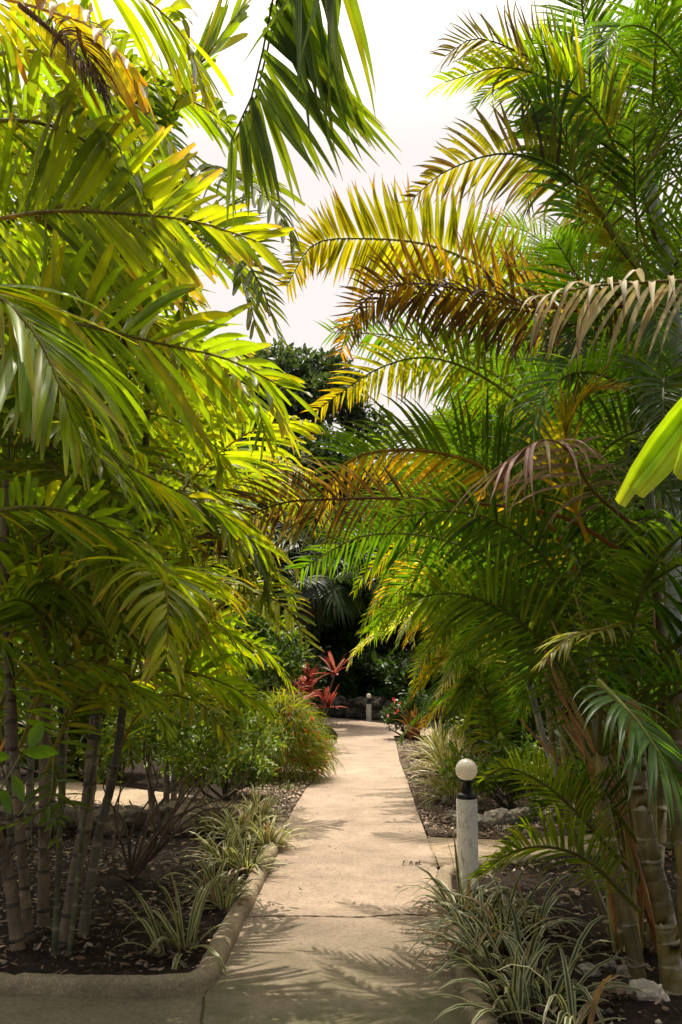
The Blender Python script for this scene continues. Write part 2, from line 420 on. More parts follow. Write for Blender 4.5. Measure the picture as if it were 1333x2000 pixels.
def trunk_geo(pts, r0, r1, ring=.11, c=(.2, .165, .12), ringc=(.07, .055, .04), base=(.13, .1, .075), sides=12, flare=1.35, seed=0, topc=None, topu=.8, thin=False):
    rng = np.random.default_rng(seed + 55)
    pts = np.asarray(pts, float); Ln = np.linalg.norm(np.diff(pts, axis=0), axis=1).sum()
    us = [0.0]; kinds = [0]; x = 0.0
    while x < Ln:
        g = ring * (1 + rng.normal() * .15)
        for dx, k in (((g * .08, 0), (g * .5, 0), (g * .9, 0), (g * .93, 0), (g * .945, 1), (g * .985, 1), (g, 0)) if thin else ((g * .08, 0), (g * .5, 0), (g * .78, 0), (g * .84, 0), (g * .89, 1), (g * .96, 1), (g, 0))):
            us.append(min(1, (x + dx) / Ln)); kinds.append(k)
        x += g
    us = np.array(us); kinds = np.array(kinds)
    p = catmull(pts, us)
    p += rng.normal(size=p.shape) * .0012
    r = r0 + (r1 - r0) * us; r *= 1 + (flare - 1) * np.exp(-us * Ln / .15); r = r * (1 + kinds * (.015 if thin else .045))
    cc = np.where(kinds[:, None] > 0, np.array(ringc), np.array(c)) * (1 + .22 * np.sin(us * Ln * 3.1 + seed)[:, None])
    if topc is not None:
        q = smooth((us - topu) / .04)[:, None]; cc = cc * (1 - q) + np.array(topc) * q
    return tube(p, r, sides, cc)
def trunk(parent, pts, r0, r1, mat=None, name='trunk', **k):
    v, f, c = trunk_geo(pts, r0, r1, **k)
    return mesh_obj(name, v, f, mat or M_BARK, parent, c)
def T_(parent, pix, r0, r1, **k):
    k.setdefault('seed', len(pix) + int(pix[0][0]))
    pts = [P(*p) for p in pix]
    if pts[0][2] < .4: pts[0][2] = -.06
    return trunk(parent, pts, r0, r1, **k)

# ------------------------------------------------------------------ leafy shrubs and trees
def leaf_cloud(centres, radii, n, size, cols, aspect=.42, seed=0, droop=.2, outward=.6, W2=None):
    rng = np.random.default_rng(seed + 9)
    centres = np.asarray(centres, float); radii = np.asarray(radii, float)
    idx = rng.integers(0, len(centres), n)
    dirv = nrm(rng.normal(size=(n, 3)))
    rr = rng.random(n) ** .45
    o = centres[idx] + dirv * (radii[idx] * rr)[:, None] * np.array([1, 1, .8])
    d = nrm(dirv * outward + rng.normal(size=(n, 3)) * .6 + np.array([0, 0, .15]))
    w = nrm(np.cross(d, rng.normal(size=(n, 3)) * .5 + Z))
    cols = np.asarray(cols, float); ci = rng.integers(0, len(cols), n)
    cv = cols[ci] * (1 + .25 * rng.normal(size=(n, 1)).clip(-1.5, 1.5))
    L = size * (1 + .25 * rng.normal(size=n)).clip(.4, 1.7)
    return strips(o, d, w, L, L * aspect, np.array([.15, .85, .9, .05]), droop, lambda t, s, rl: cv * (1.15 if abs(s) < .3 else 1), fold=.15, rng=rng, curl=.05)
def limbs(base, tips, r0, r1, c=(.09, .07, .05), seed=0, wob=.08):
    rng = np.random.default_rng(seed + 77); mb = MB()
    for t in tips:
        b = np.asarray(base, float) + rng.normal(size=3) * np.array([r0, r0, 0])
        t = np.asarray(t, float); m1 = b + (t - b) * .35 + rng.normal(size=3) * wob; m2 = b + (t - b) * .7 + rng.normal(size=3) * wob
        pts = catmull([b, m1, m2, t], np.linspace(0, 1, 9))
        mb.add(*tube(pts, np.linspace(r0, r1, 9), 6, np.tile(np.array(c), (9, 1))))
    return mb
def shrub(name, label, cat, base, ctrs, rad, n, size, cols, mat=None, seed=0, nst=7, group=None, aspect=.42, r0=.018, limb_c=(.09, .07, .05)):
    t = thing(name, label, cat, base, group)
    ctrs = np.asarray(ctrs, float)
    rng = np.random.default_rng(seed)
    pick = ctrs[rng.permutation(len(ctrs))[:nst]]
    limbs(base, pick, r0, r0 * .3, limb_c, seed).build('branches', M_BARK, t)
    v, f, c = leaf_cloud(ctrs, np.broadcast_to(rad, (len(ctrs),)), n, size, cols, aspect, seed)
    mesh_obj('foliage', v, f, mat or M_LEAF_D, t, c)
    return t
def blob_centres(c, r, n, seed):
    rng = np.random.default_rng(seed + 3)
    return np.asarray(c)[None] + nrm(rng.normal(size=(n, 3))) * (rng.random((n, 1)) ** .35) * np.asarray(r)[None]

def grass_clump(x, y, z, n, L, W, label, cat='plant', group=None, seed=0, c_mid=(.06, .10, .03), c_edge=(.52, .50, .28), droop=.5, lean=(0, 0), spread=.05, name='striped_grass', up=(38, 86), edge=.55):
    rng = np.random.default_rng(seed + 5)
    th = rng.random(n) * 2 * np.pi; el = np.radians(up[0] + (up[1] - up[0]) * rng.random(n) ** .8)
    d = np.stack([np.cos(th) * np.cos(el) + lean[0], np.sin(th) * np.cos(el) + lean[1], np.sin(el)], 1)
    o = np.array([x, y, z])[None] + np.stack([np.cos(th), np.sin(th), th * 0], 1) * spread * rng.random((n, 1)) * 1.6
    w = np.cross(d, Z[None]) + rng.normal(size=(n, 3)) * .1
    ll = L * (.55 + .6 * rng.random(n))
    bright = 1 + .2 * rng.normal(size=(n, 1)); dead = (rng.random((n, 1)) < .08)
    cm = np.array(c_mid)[None] * bright; ce = np.array(c_edge)[None] * bright
    def fn(t, s, rl):
        b = ce if abs(s) > edge else cm
        b = np.where(dead, np.array([[.32, .2, .1]]), b)
        q = smooth((t - .9) / .1)
        return b * (1 - q) + np.array([[.25, .2, .1]]) * q
    v, f, c = strips(o, d, w, ll, W * (.8 + .4 * rng.random(n)), PROF_BLADE, droop * (.6 + .8 * rng.random(n)), fn, fold=.16, across=7, curl=.03, rng=rng)
    t = mesh_obj(name, v - np.array([x, y, z]), f, M_GRASS, None, c)
    t.location = (x, y, z)
    return tag(t, label, cat, group)

# ================================================================== SETTING
def sheet(name, pix, z, mat, sub=None):
    pts = [G(px, py, z) for px, py in pix]
    return tag(mesh_obj(name, pts, [list(range(len(pts)))], mat, smooth=False), kind='structure')

# ground, one sheet to the horizon, gently rolling away from the path
gx = np.concatenate([np.linspace(-300, -12, 14), np.linspace(-11, 11, 60), np.linspace(12, 300, 14)])
gy = np.concatenate([np.linspace(-60, -2, 8), np.linspace(-1, 30, 90), np.linspace(34, 400, 16)])
X, Y = np.meshgrid(gx, gy)
Zg = np.full_like(X, -.03)
gv = np.stack([X.ravel(), Y.ravel(), Zg.ravel()], 1)
nx = len(gx); i = np.arange(len(gy) - 1)[:, None] * nx + np.arange(nx - 1)[None]
gf = np.stack([i, i + 1, i + nx + 1, i + nx], -1).reshape(-1, 4)
tag(mesh_obj('ground', gv, gf, M_SOIL), kind='structure')

def tess(poly, name, z, mat, bump=.0, step=.05, z_edge=None):
    """fill polygon (world xy) with a fine grid clipped by vertex membership for bumpy soil"""
    import mathutils.geometry as mg
    poly = np.asarray(poly)[:, :2]
    pts = [Vector((float(p[0]), float(p[1]))) for p in poly]
    n0 = len(pts); edges = [(k, (k + 1) % n0) for k in range(n0)]
    x0, y0 = poly.min(0); x1, y1 = poly.max(0)
    rng = np.random.default_rng(3)
    from math import floor
    def inside(x, y):
        c = False; j = n0 - 1
        for k in range(n0):
            a, b = poly[k], poly[j]
            if (a[1] > y) != (b[1] > y) and x < (b[0] - a[0]) * (y - a[1]) / (b[1] - a[1]) + a[0]: c = not c
            j = k
        return c
    for x in np.arange(x0, x1, step):
        for y in np.arange(y0, y1, step):
            xx = x + rng.normal() * step * .2; yy = y + rng.normal() * step * .2
            if inside(xx, yy): pts.append(Vector((xx, yy)))
    vs, es, fs, *_ = mg.delaunay_2d_cdt(pts, edges, [], 1, 1e-5)
    from mathutils import noise
    out = []
    for v in vs:
        h = noise.noise(Vector((v.x * 2.2, v.y * 2.2, 1))) * .6 + noise.noise(Vector((v.x * 9, v.y * 9, 5))) * .3 + noise.noise(Vector((v.x * 25, v.y * 25, 9))) * .14
        out.append((v.x, v.y, z + h * bump))
    return tag(mesh_obj(name, out, fs, mat), kind='structure')

# main path
tag(mesh_obj('path', [G(*p) for p in [(395, 2700), (395, 2000), (400, 1945), (440, 1870), (480, 1785), (545, 1650), (559, 1607), (577, 1574),
     (595, 1545), (615, 1521), (630, 1487), (645, 1465), (657, 1450), (661, 1437), (652, 1424), (626, 1411), (560, 1404), (540, 1399), (610, 1399), (675, 1404),
     (769, 1415), (850, 1424), (860, 1436), (769, 1437), (774, 1450), (781, 1487), (796, 1525), (817, 1589), (834, 1634), (855, 1700),
     (870, 1790), (905, 1900), (960, 2000), (1210, 2700)]], [list(range(34))], M_PATH, smooth=False), kind='structure')
# side paths
sheet('side_path', [(-400, 1500), (0, 1512), (200, 1532), (330, 1549), (440, 1562), (560, 1574), (548, 1610), (470, 1606), (300, 1588), (150, 1566), (0, 1550), (-400, 1535)], -.004, M_SIDE)
sheet('side_path', [(838, 1634), (1000, 1640), (1140, 1628), (1500, 1600), (1600, 1640), (1180, 1662), (1050, 1680), (905, 1698), (862, 1702)], -.004, M_SIDE)
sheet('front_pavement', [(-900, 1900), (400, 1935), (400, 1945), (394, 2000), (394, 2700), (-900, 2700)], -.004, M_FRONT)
# gravel verges
gr1 = [G(*p) for p in [(559, 1607), (577, 1574), (595, 1545), (615, 1521), (630, 1487), (645, 1465), (657, 1450), (600, 1445), (540, 1500), (440, 1562)]]
tess(gr1, 'gravel_verge', .005, M_GRAVEL, .02, .12)
gr2 = [G(*p) for p in [(838, 1634), (818, 1589), (797, 1525), (782, 1487), (774, 1450), (850, 1440), (1010, 1470), (1200, 1540), (1250, 1590), (1140, 1628), (1000, 1640)]]
tess(gr2, 'gravel_verge', .005, M_GRAVEL, .025, .12)
# planting beds
bedL = [G(*p) for p in [(-500, 1905), (375, 1928), (400, 1915), (455, 1820), (515, 1700), (545, 1625), (470, 1608), (300, 1590), (100, 1562), (-500, 1532)]]
tess(bedL, 'bed_soil', .02, M_SOIL, .045, .07)
bedR = [G(*p) for p in [(1345, 3200), (1110, 2500), (1015, 2230), (925, 1960), (885, 1850), (870, 1790), (862, 1715), (905, 1702), (1050, 1684), (1180, 1666), (1700, 1650), (3200, 2150), (6500, 3200)]]
tess(bedR, 'bed_soil', .035, M_SOIL, .05, .07)

# kerbs: rounded section swept along the bed edge
def kerb(name, pts, w=.11, h=.07, seed=0):
    rng = np.random.default_rng(seed)
    pts = np.asarray(pts); m = int(np.linalg.norm(np.diff(pts, axis=0), axis=1).sum() / .05)
    p = catmull(pts, np.linspace(0, 1, m)); T = nrm(np.gradient(p, axis=0)); Sd = nrm(np.cross(T, Z))
    prof = [(-.5, -.3), (-.5, .35), (-.46, .68), (-.34, .9), (-.15, 1), (.12, 1.0), (.33, .92), (.46, .7), (.52, .35), (.54, -.3)]
    v = []
    for a in range(m):
        k = 1 + .03 * math.sin(a * .37 + seed) + rng.normal() * .012
        for q, (x, y) in enumerate(prof):
            v.append(p[a] + Sd[a] * (x * w * k + rng.normal() * .0022) + Z * (y * h * k + rng.normal() * .0022 - (.012 if a % 37 == 0 and y > .5 else 0)))
    c = len(prof); f = [(a * c + b, a * c + b + 1, (a + 1) * c + b + 1, (a + 1) * c + b) for a in range(m - 1) for b in range(c - 1)]
    f += [tuple(range(c)), tuple((m - 1) * c + b for b in reversed(range(c)))]
    return tag(mesh_obj(name, v, f, M_KERB), kind='structure')
kerb('kerb', [G(*p) for p in [(-700, 1900), (-200, 1926), (150, 1936), (340, 1936), (392, 1925), (420, 1880), (455, 1810), (495, 1735), (530, 1665), (543, 1632), (546, 1612)]], seed=1)
kerb('kerb', [G(*p) for p in [(1360, 3200), (1130, 2500), (1040, 2250), (980, 2100), (940, 1995), (908, 1905), (885, 1830), (872, 1775), (866, 1735), (874, 1712), (920, 1702), (1050, 1686), (1250, 1668)]], seed=2)

# crack and joints across the path
def ribbon(name, pts, w, mat, z=.004, seed=0, jit=.006, dz=.0):
    rng = np.random.default_rng(seed); p = catmull(pts, np.linspace(0, 1, 70)); p[:, 2] = z
    T = nrm(np.gradient(p, axis=0)); Sd = np.cross(T, Z)
    p = p + Sd * np.cumsum(rng.normal(size=(70, 1)) * jit, 0) * .5
    ww = w * (.35 + rng.random((70, 1)))
    v = np.stack([p - Sd * ww / 2, p + Sd * ww / 2], 1).reshape(-1, 3)
    f = [(2 * k, 2 * k + 1, 2 * k + 3, 2 * k + 2) for k in range(69)]
    return tag(mesh_obj(name, v, f, mat, smooth=False), kind='structure')
ribbon('path_crack', [G(478, 1791), (G(600, 1790)), G(700, 1793), G(790, 1788), G(868, 1793)], .016, M_SCRATCH, seed=4)
ribbon('path_joint', [G(552, 1650), G(562, 1607), G(580, 1572)], .012, M_SCRATCH, seed=5, jit=.003)
ribbon('path_joint', [G(838, 1634), G(846, 1655), G(857, 1695)], .022, M_KERB, seed=6, jit=.003)
ribbon('path_joint', [G(838, 1637), G(900, 1640)], .012, M_KERB, seed=7, jit=.002)
ribbon('path_joint', [G(545, 1617), G(700, 1612), G(826, 1612)], .008, M_SIDE, seed=8, jit=.005)
ribbon('path_joint', [G(398, 1948), G(395, 2010), G(393, 2100)], .012, M_SCRATCH, seed=9, jit=.002)

# scratched marks in the concrete
def marks():
    mb = MB()
    strokes = [[(787, 1689), (790, 1681), (798, 1680)], [(790, 1685), (797, 1684)], [(788, 1690), (796, 1689)], [(800, 1689), (803, 1681), (806, 1689)],
               [(801, 1685), (807, 1684)], [(812, 1689), (814, 1682), (818, 1684), (814, 1686), (819, 1689), (812, 1689)], [(821, 1680), (819, 1686), (823, 1689)]]
    for s in strokes:
        p = np.array([G(a, b, .004) for a, b in s]); q = catmull(p, np.linspace(0, 1, 8)); T = nrm(np.gradient(q, axis=0)); Sd = np.cross(T, Z)
        v = np.stack([q - Sd * .004, q + Sd * .004], 1).reshape(-1, 3); f = np.array([(2 * k, 2 * k + 1, 2 * k + 3, 2 * k + 2) for k in range(7)])
        mb.add(v, f, np.zeros((16, 3)))
    o = mb.build('scratched_letters', M_SCRATCH); return tag(o, kind='structure')
marks()

# ------------------------------------------------------------------ rocks
from mathutils import noise as mnoise
import bmesh
def rock(loc, s, label, c=(.32, .27, .21), seed=0, group=None, name='coral_rock', flat=.7):
    bm = bmesh.new(); bmesh.ops.create_icosphere(bm, subdivisions=3, radius=1)
    for v in bm.verts:
        k = 1 + .35 * mnoise.noise(v.co * 1.3 + Vector((seed * 3.1, 0, 0))) + .22 * mnoise.noise(v.co * 3.5 + Vector((seed, 5, 0))) + .1 * mnoise.noise(v.co * 9)
        v.co = v.co * k; v.co.z *= flat
        v.co *= s
    me = bpy.data.meshes.new(name); bm.to_mesh(me); bm.free()
    a = me.color_attributes.new('Col', 'FLOAT_COLOR', 'POINT'); cc = np.ones((len(me.vertices), 4), dtype=np.float32); cc[:, :3] = c
    a.data.foreach_set('color', cc.ravel()); me.materials.append(M_ROCK)
    o = bpy.data.objects.new(name, me); COL.objects.link(o); o.location = tuple(map(float, loc)); o.rotation_euler = (0, 0, seed * 1.7)
    if label: tag(o, label, 'rock', group)
    return o
RK = [((1262, 1952), .085, 'largest pale limestone rock at the foot of the ringed right palm stem', (.55, .48, .38)),
      ((1208, 1945), .055, 'brownish rock just left of the largest pale rock by the right palm', (.34, .24, .16)),
      ((1150, 1908), .06, 'grey lumpy rock left behind the brownish rock in the right bed', (.3, .27, .22)),
      ((1168, 1935), .035, 'small tan stone between the grey and brownish rocks in the right bed', (.38, .3, .22)),
      ((1225, 1905), .05, 'grey stone half hidden behind the largest pale rock under the palm stem', (.28, .25, .2)),
      ((1192, 1890), .035, 'small grey stone behind the brownish rock in the right bed', (.3, .27, .22)),
      ((895, 1600), .09, 'pitted coral rock beside the white bollard at the verge corner', (.3, .25, .2)),
      ((935, 1612), .1, 'low coral rock just right of the bollard along the side path', (.3, .26, .21)),
      ((975, 1605), .12, 'broad coral rock in the middle of the row above the side path', (.34, .29, .23)),
      ((1020, 1600), .11, 'lighter coral rock second from the right end of the row', (.36, .31, .25)),
      ((1065, 1598), .12, 'coral rock at the right end of the row under palm fronds', (.32, .27, .22)),
      ((878, 1568), .08, 'dark pitted coral rock behind the bollard at the gravel edge', (.24, .2, .16)),
      ((822, 1478), .06, 'small pinkish stone on the verge in front of the striped grass', (.4, .31, .25)),
      ((830, 1760), .0, '', (0, 0, 0))]
for k, ((px, py), s, lab, c) in enumerate(RK):
    if s > 0: rock(G(px, py, .03) + Z * s * .25, s, lab, c, seed=k + 1)
# pitted dark rock edging between the left bed and the side path
wl = thing('rock_edging', 'low dark wall of pitted coral rock behind the left bed', 'wall', G(200, 1640))
rngw = np.random.default_rng(5)
for k in range(24):
    px = -60 + k * 22; base = G(px, 1635 - .02 * abs(px - 100) + rngw.normal() * 2)
    o = rock(base + Z * .10 - np.array(wl.location[:]), .13 * (1 + .2 * rngw.normal()), None, tuple(np.array((.15, .11, .07)) * (1 + .3 * rngw.normal())), seed=k + 40, name='stone', flat=.95)
    o.parent = wl
# far stone wall
wf = thing('stone_wall', 'low mossy stone wall beyond the bend of the path', 'wall', G(690, 1400))
for k in range(30):
    px = 560 + k * 11; row = k % 2
    base = G(px, 1399 + .055 * (px - 620))
    o = rock(base + Z * (.08 + .2 * row) + np.array([0, .7, 0]) - np.array(wf.location[:]), .23 * (1 + .2 * rngw.normal()), None, tuple(np.array((.11, .095, .07)) * (1 + .25 * rngw.normal())), seed=k + 90, name='stone', flat=.7)
    o.parent = wf

# leaf litter and pebbles (uncountable)
def litter(name, poly, n, zoff, cols, size, seed, pebble=False):
    rng = np.random.default_rng(seed); poly = np.asarray(poly)[:, :2]
    pts = []
    x0, y0 = poly.min(0); x1, y1 = poly.max(0)
    x0 = max(x0, -4.5); x1 = min(x1, 4.5)
    while len(pts) < n:
        X_ = rng.random((4000, 2)) * [x1 - x0, y1 - y0] + [x0, y0]
        c = np.zeros(len(X_), bool); j = len(poly) - 1
        for k in range(len(poly)):
            a, b = poly[k], poly[j]
            cond = ((a[1] > X_[:, 1]) != (b[1] > X_[:, 1])) & (X_[:, 0] < (b[0] - a[0]) * (X_[:, 1] - a[1]) / (b[1] - a[1] + 1e-12) + a[0])
            c ^= cond; j = k
        nz = np.sin(X_[:, 0] * 2.9 + 2 * np.sin(X_[:, 1] * 1.7)) * np.sin(X_[:, 1] * 3.3 + 1.5 * np.sin(X_[:, 0] * 2.3)) + .5 * np.sin(X_[:, 0] * 9 + X_[:, 1] * 7)
        c &= rng.random(len(X_)) < np.clip(.55 + .5 * nz, .12, 1)
        pts.extend(X_[c])
    pts = np.array(pts[:n]); o = np.column_stack([pts, np.full(n, zoff) + rng.random(n) * .02])
    cols = np.asarray(cols); cv = cols[rng.integers(0, len(cols), n)] * (1 + .3 * rng.normal(size=(n, 1)).clip(-2, 2))
    s = size * (.4 + rng.random(n) ** 2 * 1.2)
    if pebble:
        base = np.array([[1, 0, 0], [0, 1, 0], [-1, 0, 0], [0, -1, 0], [0, 0, .8], [0, 0, -.6]], float)
        bf = np.array([[0, 1, 4], [1, 2, 4], [2, 3, 4], [3, 0, 4], [1, 0, 5], [2, 1, 5], [3, 2, 5], [0, 3, 5]])
        ang = rng.random(n) * 6.28; ca, sa = np.cos(ang), np.sin(ang)
        b = base[None] * (1 + .35 * rng.normal(size=(n, 6, 1))) * s[:, None, None] * .5
        v = np.stack([b[..., 0] * ca[:, None] - b[..., 1] * sa[:, None], b[..., 0] * sa[:, None] + b[..., 1] * ca[:, None], b[..., 2]], -1) + o[:, None]
        f = (bf[None] + np.arange(n)[:, None, None] * 6).reshape(-1, 3)
        ob = mesh_obj(name, v.reshape(-1, 3), f, M_ROCK, None, np.repeat(cv, 6, 0))
    else:
        d = rng.normal(size=(n, 3)) * [1, 1, .25]
        v, f, c = strips(o, nrm(d), nrm(np.cross(d, Z + rng.normal(size=(n, 3)) * .3)), s, s * .35, np.array([.3, 1, .8, .05]), .1, lambda t, q, rl: cv, curl=.25, rng=rng)
        ob = mesh_obj(name, v, f, M_DRY, None, c)
    return tag(ob, kind='stuff')
LC = [(.22, .14, .08), (.3, .21, .14), (.12, .07, .045), (.38, .29, .2), (.08, .05, .035)]
PC = [(.3, .25, .2), (.18, .14, .1), (.1, .08, .06), (.42, .36, .28)]
litter('leaf_litter', bedL, 5500, .045, LC, .05, 1)
litter('pebbles', bedL, 2600, .04, PC[:3], .022, 2, True)
litter('leaf_litter', bedR, 3500, .045, LC, .06, 3)
litter('pebbles', bedR, 1600, .04, PC, .03, 4, True)
PG = [(.3, .22, .16), (.42, .32, .25), (.2, .13, .09), (.5, .4, .31)]
litter('pebbles', gr1, 5000, .01, PG, .03, 5, True)
litter('leaf_litter', gr1, 1500, .015, LC[:4], .05, 6)
litter('pebbles', gr2, 9000, .01, PG, .03, 7, True)
litter('leaf_litter', gr2, 2500, .015, LC[:4], .05, 8)
litter('leaf_debris', [G(*p) for p in [(480, 1960), (545, 1640), (620, 1500), (780, 1500), (835, 1640), (890, 1960)]], 170, .006, LC, .024, 9)

# small weeds along the path edge
def tuft(px, py, n, L, label, seed):
    g = G(px, py)
    grass_clump(g[0], g[1], .01, n, L, .006, label, 'weed', None, seed, c_mid=(.11, .15, .02), c_edge=(.12, .16, .03), droop=.6, spread=.06, name='grass_tuft', up=(15, 80))
tuft(803, 1505, 60, .09, 'thin green weeds on the right verge level with the striped grass', 1)
tuft(810, 1530, 50, .08, 'thin green weeds on the right verge below the upper weeds', 2)
tuft(835, 1582, 40, .07, 'bright green tuft at the path edge left of the bollard', 3)
tuft(560, 1545, 90, .12, 'low green weeds under the red flowered bush', 4)

# ================================================================== LAMP BOLLARDS
def lathe(name, prof, mat, parent, loc, sides=32):
    v = []; f = []
    for r, z in prof:
        for k in range(sides):
            a = 2 * math.pi * k / sides; v.append((loc[0] + r * math.cos(a), loc[1] + r * math.sin(a), loc[2] + z))
    m = len(prof)
    for a in range(m - 1):
        for k in range(sides):
            b = (k + 1) % sides; f.append((a * sides + k, a * sides + b, (a + 1) * sides + b, (a + 1) * sides + k))
    o = mesh_obj(name, v, f, mat, parent)
    return o
def bollard(px, py, label, h=.62, r=.069, R=.072):
    g = G(px, py); t = thing('lamp_bollard', label, 'lamp', g)
    L0 = g
    lathe('post', [(r, -.05), (r, .01), (r * 1.0, h - .01), (r * .96, h), (0.0, h)], M_POST, t, L0)
    lathe('base_plate', [(0, h + .001), (r * .93, h + .001), (r * .98, h + .006), (r * .98, h + .022), (r * .9, h + .032), (r * .5, h + .036), (0, h + .036)], M_BLACK, t, L0)
    lathe('neck', [(r * .48, h + .034), (r * .46, h + .1), (r * .5, h + .105), (r * .72, h + .108), (r * .74, h + .122), (0, h + .123)], M_BLACK, t, L0)
    zc = h + .118 + R * .93
    prof = [(max(1e-4, R * math.sin(a)), zc - R * math.cos(a)) for a in np.linspace(.38, math.pi, 24)]
    lathe('globe', prof, M_GLOBE, t, L0)
    lathe('seam', [(R * .999, zc - .002), (R * 1.018, zc - .001), (R * 1.018, zc + .001), (R * .999, zc + .002)], M_GLOBE, t, L0)
    bulb = [(max(1e-4, .024 * math.sin(a)), zc - .02 - .034 * math.cos(a)) for a in np.linspace(0, math.pi, 10)]
    return t
bollard(915, 1745, 'round white globe lamp on a weathered white post by the path', h=.60)
bollard(721, 1406, 'small far white post lamp in front of the stone wall', h=.34, r=.06, R=.055)

# ================================================================== LEFT PALMS
B = dict(blunt=True, n=32, L=.5, W=.038, V=8, droop=.22, curl=.04, twist=.5)
lp = thing('broadleaf_palm', 'tall multi-stemmed palm with ringed grey trunks and broad yellow green fronds in the left bed', 'palm', G(110, 1800))
gt = dict(c=(.17, .12, .07), ringc=(.06, .045, .03), ring=.13)
T_(lp, [(122, 1835, 5.6), (150, 1700, 5.65), (168, 1600, 5.65), (188, 1400, 5.7), (203, 1250, 5.7), (222, 1000, 5.8), (235, 780, 5.9), (243, 600, 6.0), (240, 420, 6.1)], .037, .027, **gt)
T_(lp, [(86, 1800, 5.95), (86, 1700, 5.95), (88, 1350, 5.95), (95, 1050, 5.95), (100, 800, 5.9), (95, 550, 5.9), (90, 350, 5.9)], .032, .025, **gt)
T_(lp, [(42, 1815, 5.6), (18, 1710, 5.6), (-12, 1600, 5.5), (-70, 1300, 5.3), (-130, 900, 5.2)], .034, .026, **gt)
T_(lp, [(62, 1800, 5.8), (42, 1650, 5.8), (30, 1500, 5.8), (18, 1280, 5.8), (10, 1050, 5.8), (22, 880, 5.8), (40, 700, 5.8)], .028, .023, **gt)
T_(lp, [(108, 1838, 5.5), (116, 1650, 5.5), (121, 1450, 5.5), (112, 1300, 5.6), (105, 1150, 5.6)], .016, .012, c=(.06, .06, .025), ringc=(.12, .11, .06))
T_(lp, [(158, 1800, 5.85), (192, 1640, 5.9), (228, 1480, 6.0), (255, 1250, 6.1), (270, 1100, 6.2), (285, 880, 6.3), (290, 700, 6.4)], .026, .02, c=(.10, .085, .05), ringc=(.18, .15, .1))
T_(lp, [(135, 1825, 5.5), (160, 1640, 5.5), (185, 1480, 5.5), (192, 1330, 5.5)], .012, .01, c=(.07, .075, .03), ringc=(.14, .13, .07))
# fronds surveyed from the photo
HF(lp, [(-180, 470, 4.4), (-60, 440, 4.1), (90, 414, 3.8), (250, 418, 3.6), (380, 432, 3.4), (500, 470, 3.3)], st='gold', roll=-62, **{**B, 'n': 38, 'L': .52, 'W': .040, 'a0': 58, 'a1': 24, 'V': 2, 'droop': .12})
HF(lp, [(-120, 660, 4.2), (60, 634, 3.9), (150, 632, 3.7), (300, 668, 3.5), (440, 700, 3.4), (560, 760, 3.3)], st='lime', roll=-55, **{**B, 'L': .46, 'n': 27, 'a0': 60, 'a1': 22})
HF(lp, [(180, 520, 5.4), (260, 600, 4.6), (380, 660, 3.9), (480, 710, 3.5), (560, 830, 3.4)], st='gold', roll=-20, **{**B, 'L': .5, 'W': .036, 'n': 30, 'droop': .5, 'a0': 50, 'a1': 20})
HF(lp, [(-160, 560, 3.2), (-40, 560, 3.0), (60, 640, 2.9), (120, 760, 2.8), (150, 860, 2.8)], st='lime', roll=10, **{**B, 'L': .46, 'W': .029, 'n': 40, 'droop': .5, 'a0': 48, 'a1': 20})
HF(lp, [(300, 330, 5.8), (345, 200, 5.5), (400, 115, 5.3), (445, 55, 5.2), (475, 15, 5.1)], st='lime', roll=70, **{**B, 'L': .42, 'W': .062, 'n': 15, 'V': 0, 'a0': 60, 'a1': 30, 'droop': .05})
HF(lp, [(270, 420, 5.8), (400, 330, 5.2), (470, 350, 4.9), (530, 395, 4.7), (575, 480, 4.6)], st='olive', roll=0, **{**B, 'L': .42, 'W': .036, 'n': 26, 'droop': .45})
HF(lp, [(260, 520, 5.8), (380, 430, 5.4), (450, 470, 5.0), (510, 560, 4.8), (545, 660, 4.8)], st='olive', roll=30, n=34, L=.34, W=.024, droop=.2)
HF(lp, [(-200, -100, 4.2), (-40, -20, 3.9), (90, 20, 3.7), (190, 60, 3.5), (270, 160, 3.4)], st='yell', roll=-25, **{**B, 'droop': .45, 'n': 26, 'W': .05})
HF(lp, [(40, -180, 4.5), (150, -80, 4.4), (260, -20, 4.3), (350, 60, 4.2), (400, 170, 4.1)], st='gold', roll=-25, **{**B, 'droop': .4, 'L': .5})
HF(lp, [(-100, 130, 4.6), (60, 100, 4.4), (200, 160, 4.2), (300, 240, 4.0), (350, 330, 3.9)], st='lime', roll=-30, **{**B, 'droop': .35})
HF(lp, [(-120, 260, 4.0), (20, 235, 3.8), (140, 260, 3.7), (240, 340, 3.6), (290, 440, 3.6)], st='olive', roll=-20, **{**B, 'droop': .4})
HF(lp, [(240, 300, 6.2), (300, 180, 5.8), (380, 200, 5.4), (450, 250, 5.2), (490, 330, 5.1)], st='lime', roll=-30, **{**B, 'droop': .3, 'L': .42})
HF(lp, [(230, 380, 6.2), (180, 220, 5.8), (240, 160, 5.6), (330, 170, 5.4)], st='olive', roll=-30, **{**B, 'droop': .3, 'L': .42})
HF(lp, [(-60, 1010, 4.6), (60, 990, 4.3), (170, 1010, 4.1), (270, 1065, 4.0), (350, 1140, 3.9)], st='lime', roll=-40, **{**B, 'L': .32, 'W': .04, 'n': 26, 'a0': 50, 'a1': 20, 'droop': .2})
HF(lp, [(60, 870, 5.5), (140, 940, 5.0), (200, 1040, 4.8), (230, 1150, 4.7), (240, 1230, 4.6)], st='olive', roll=0, **{**B, 'L': .4, 'W': .036, 'n': 26, 'a0': 70, 'a1': 30})
HF(lp, [(260, 900, 5.9), (340, 920, 5.6), (420, 980, 5.4), (460, 1060, 5.3), (480, 1160, 5.3)], st='gold', roll=-20, **{**B, 'L': .42, 'W': .032, 'n': 26, 'droop': .3})
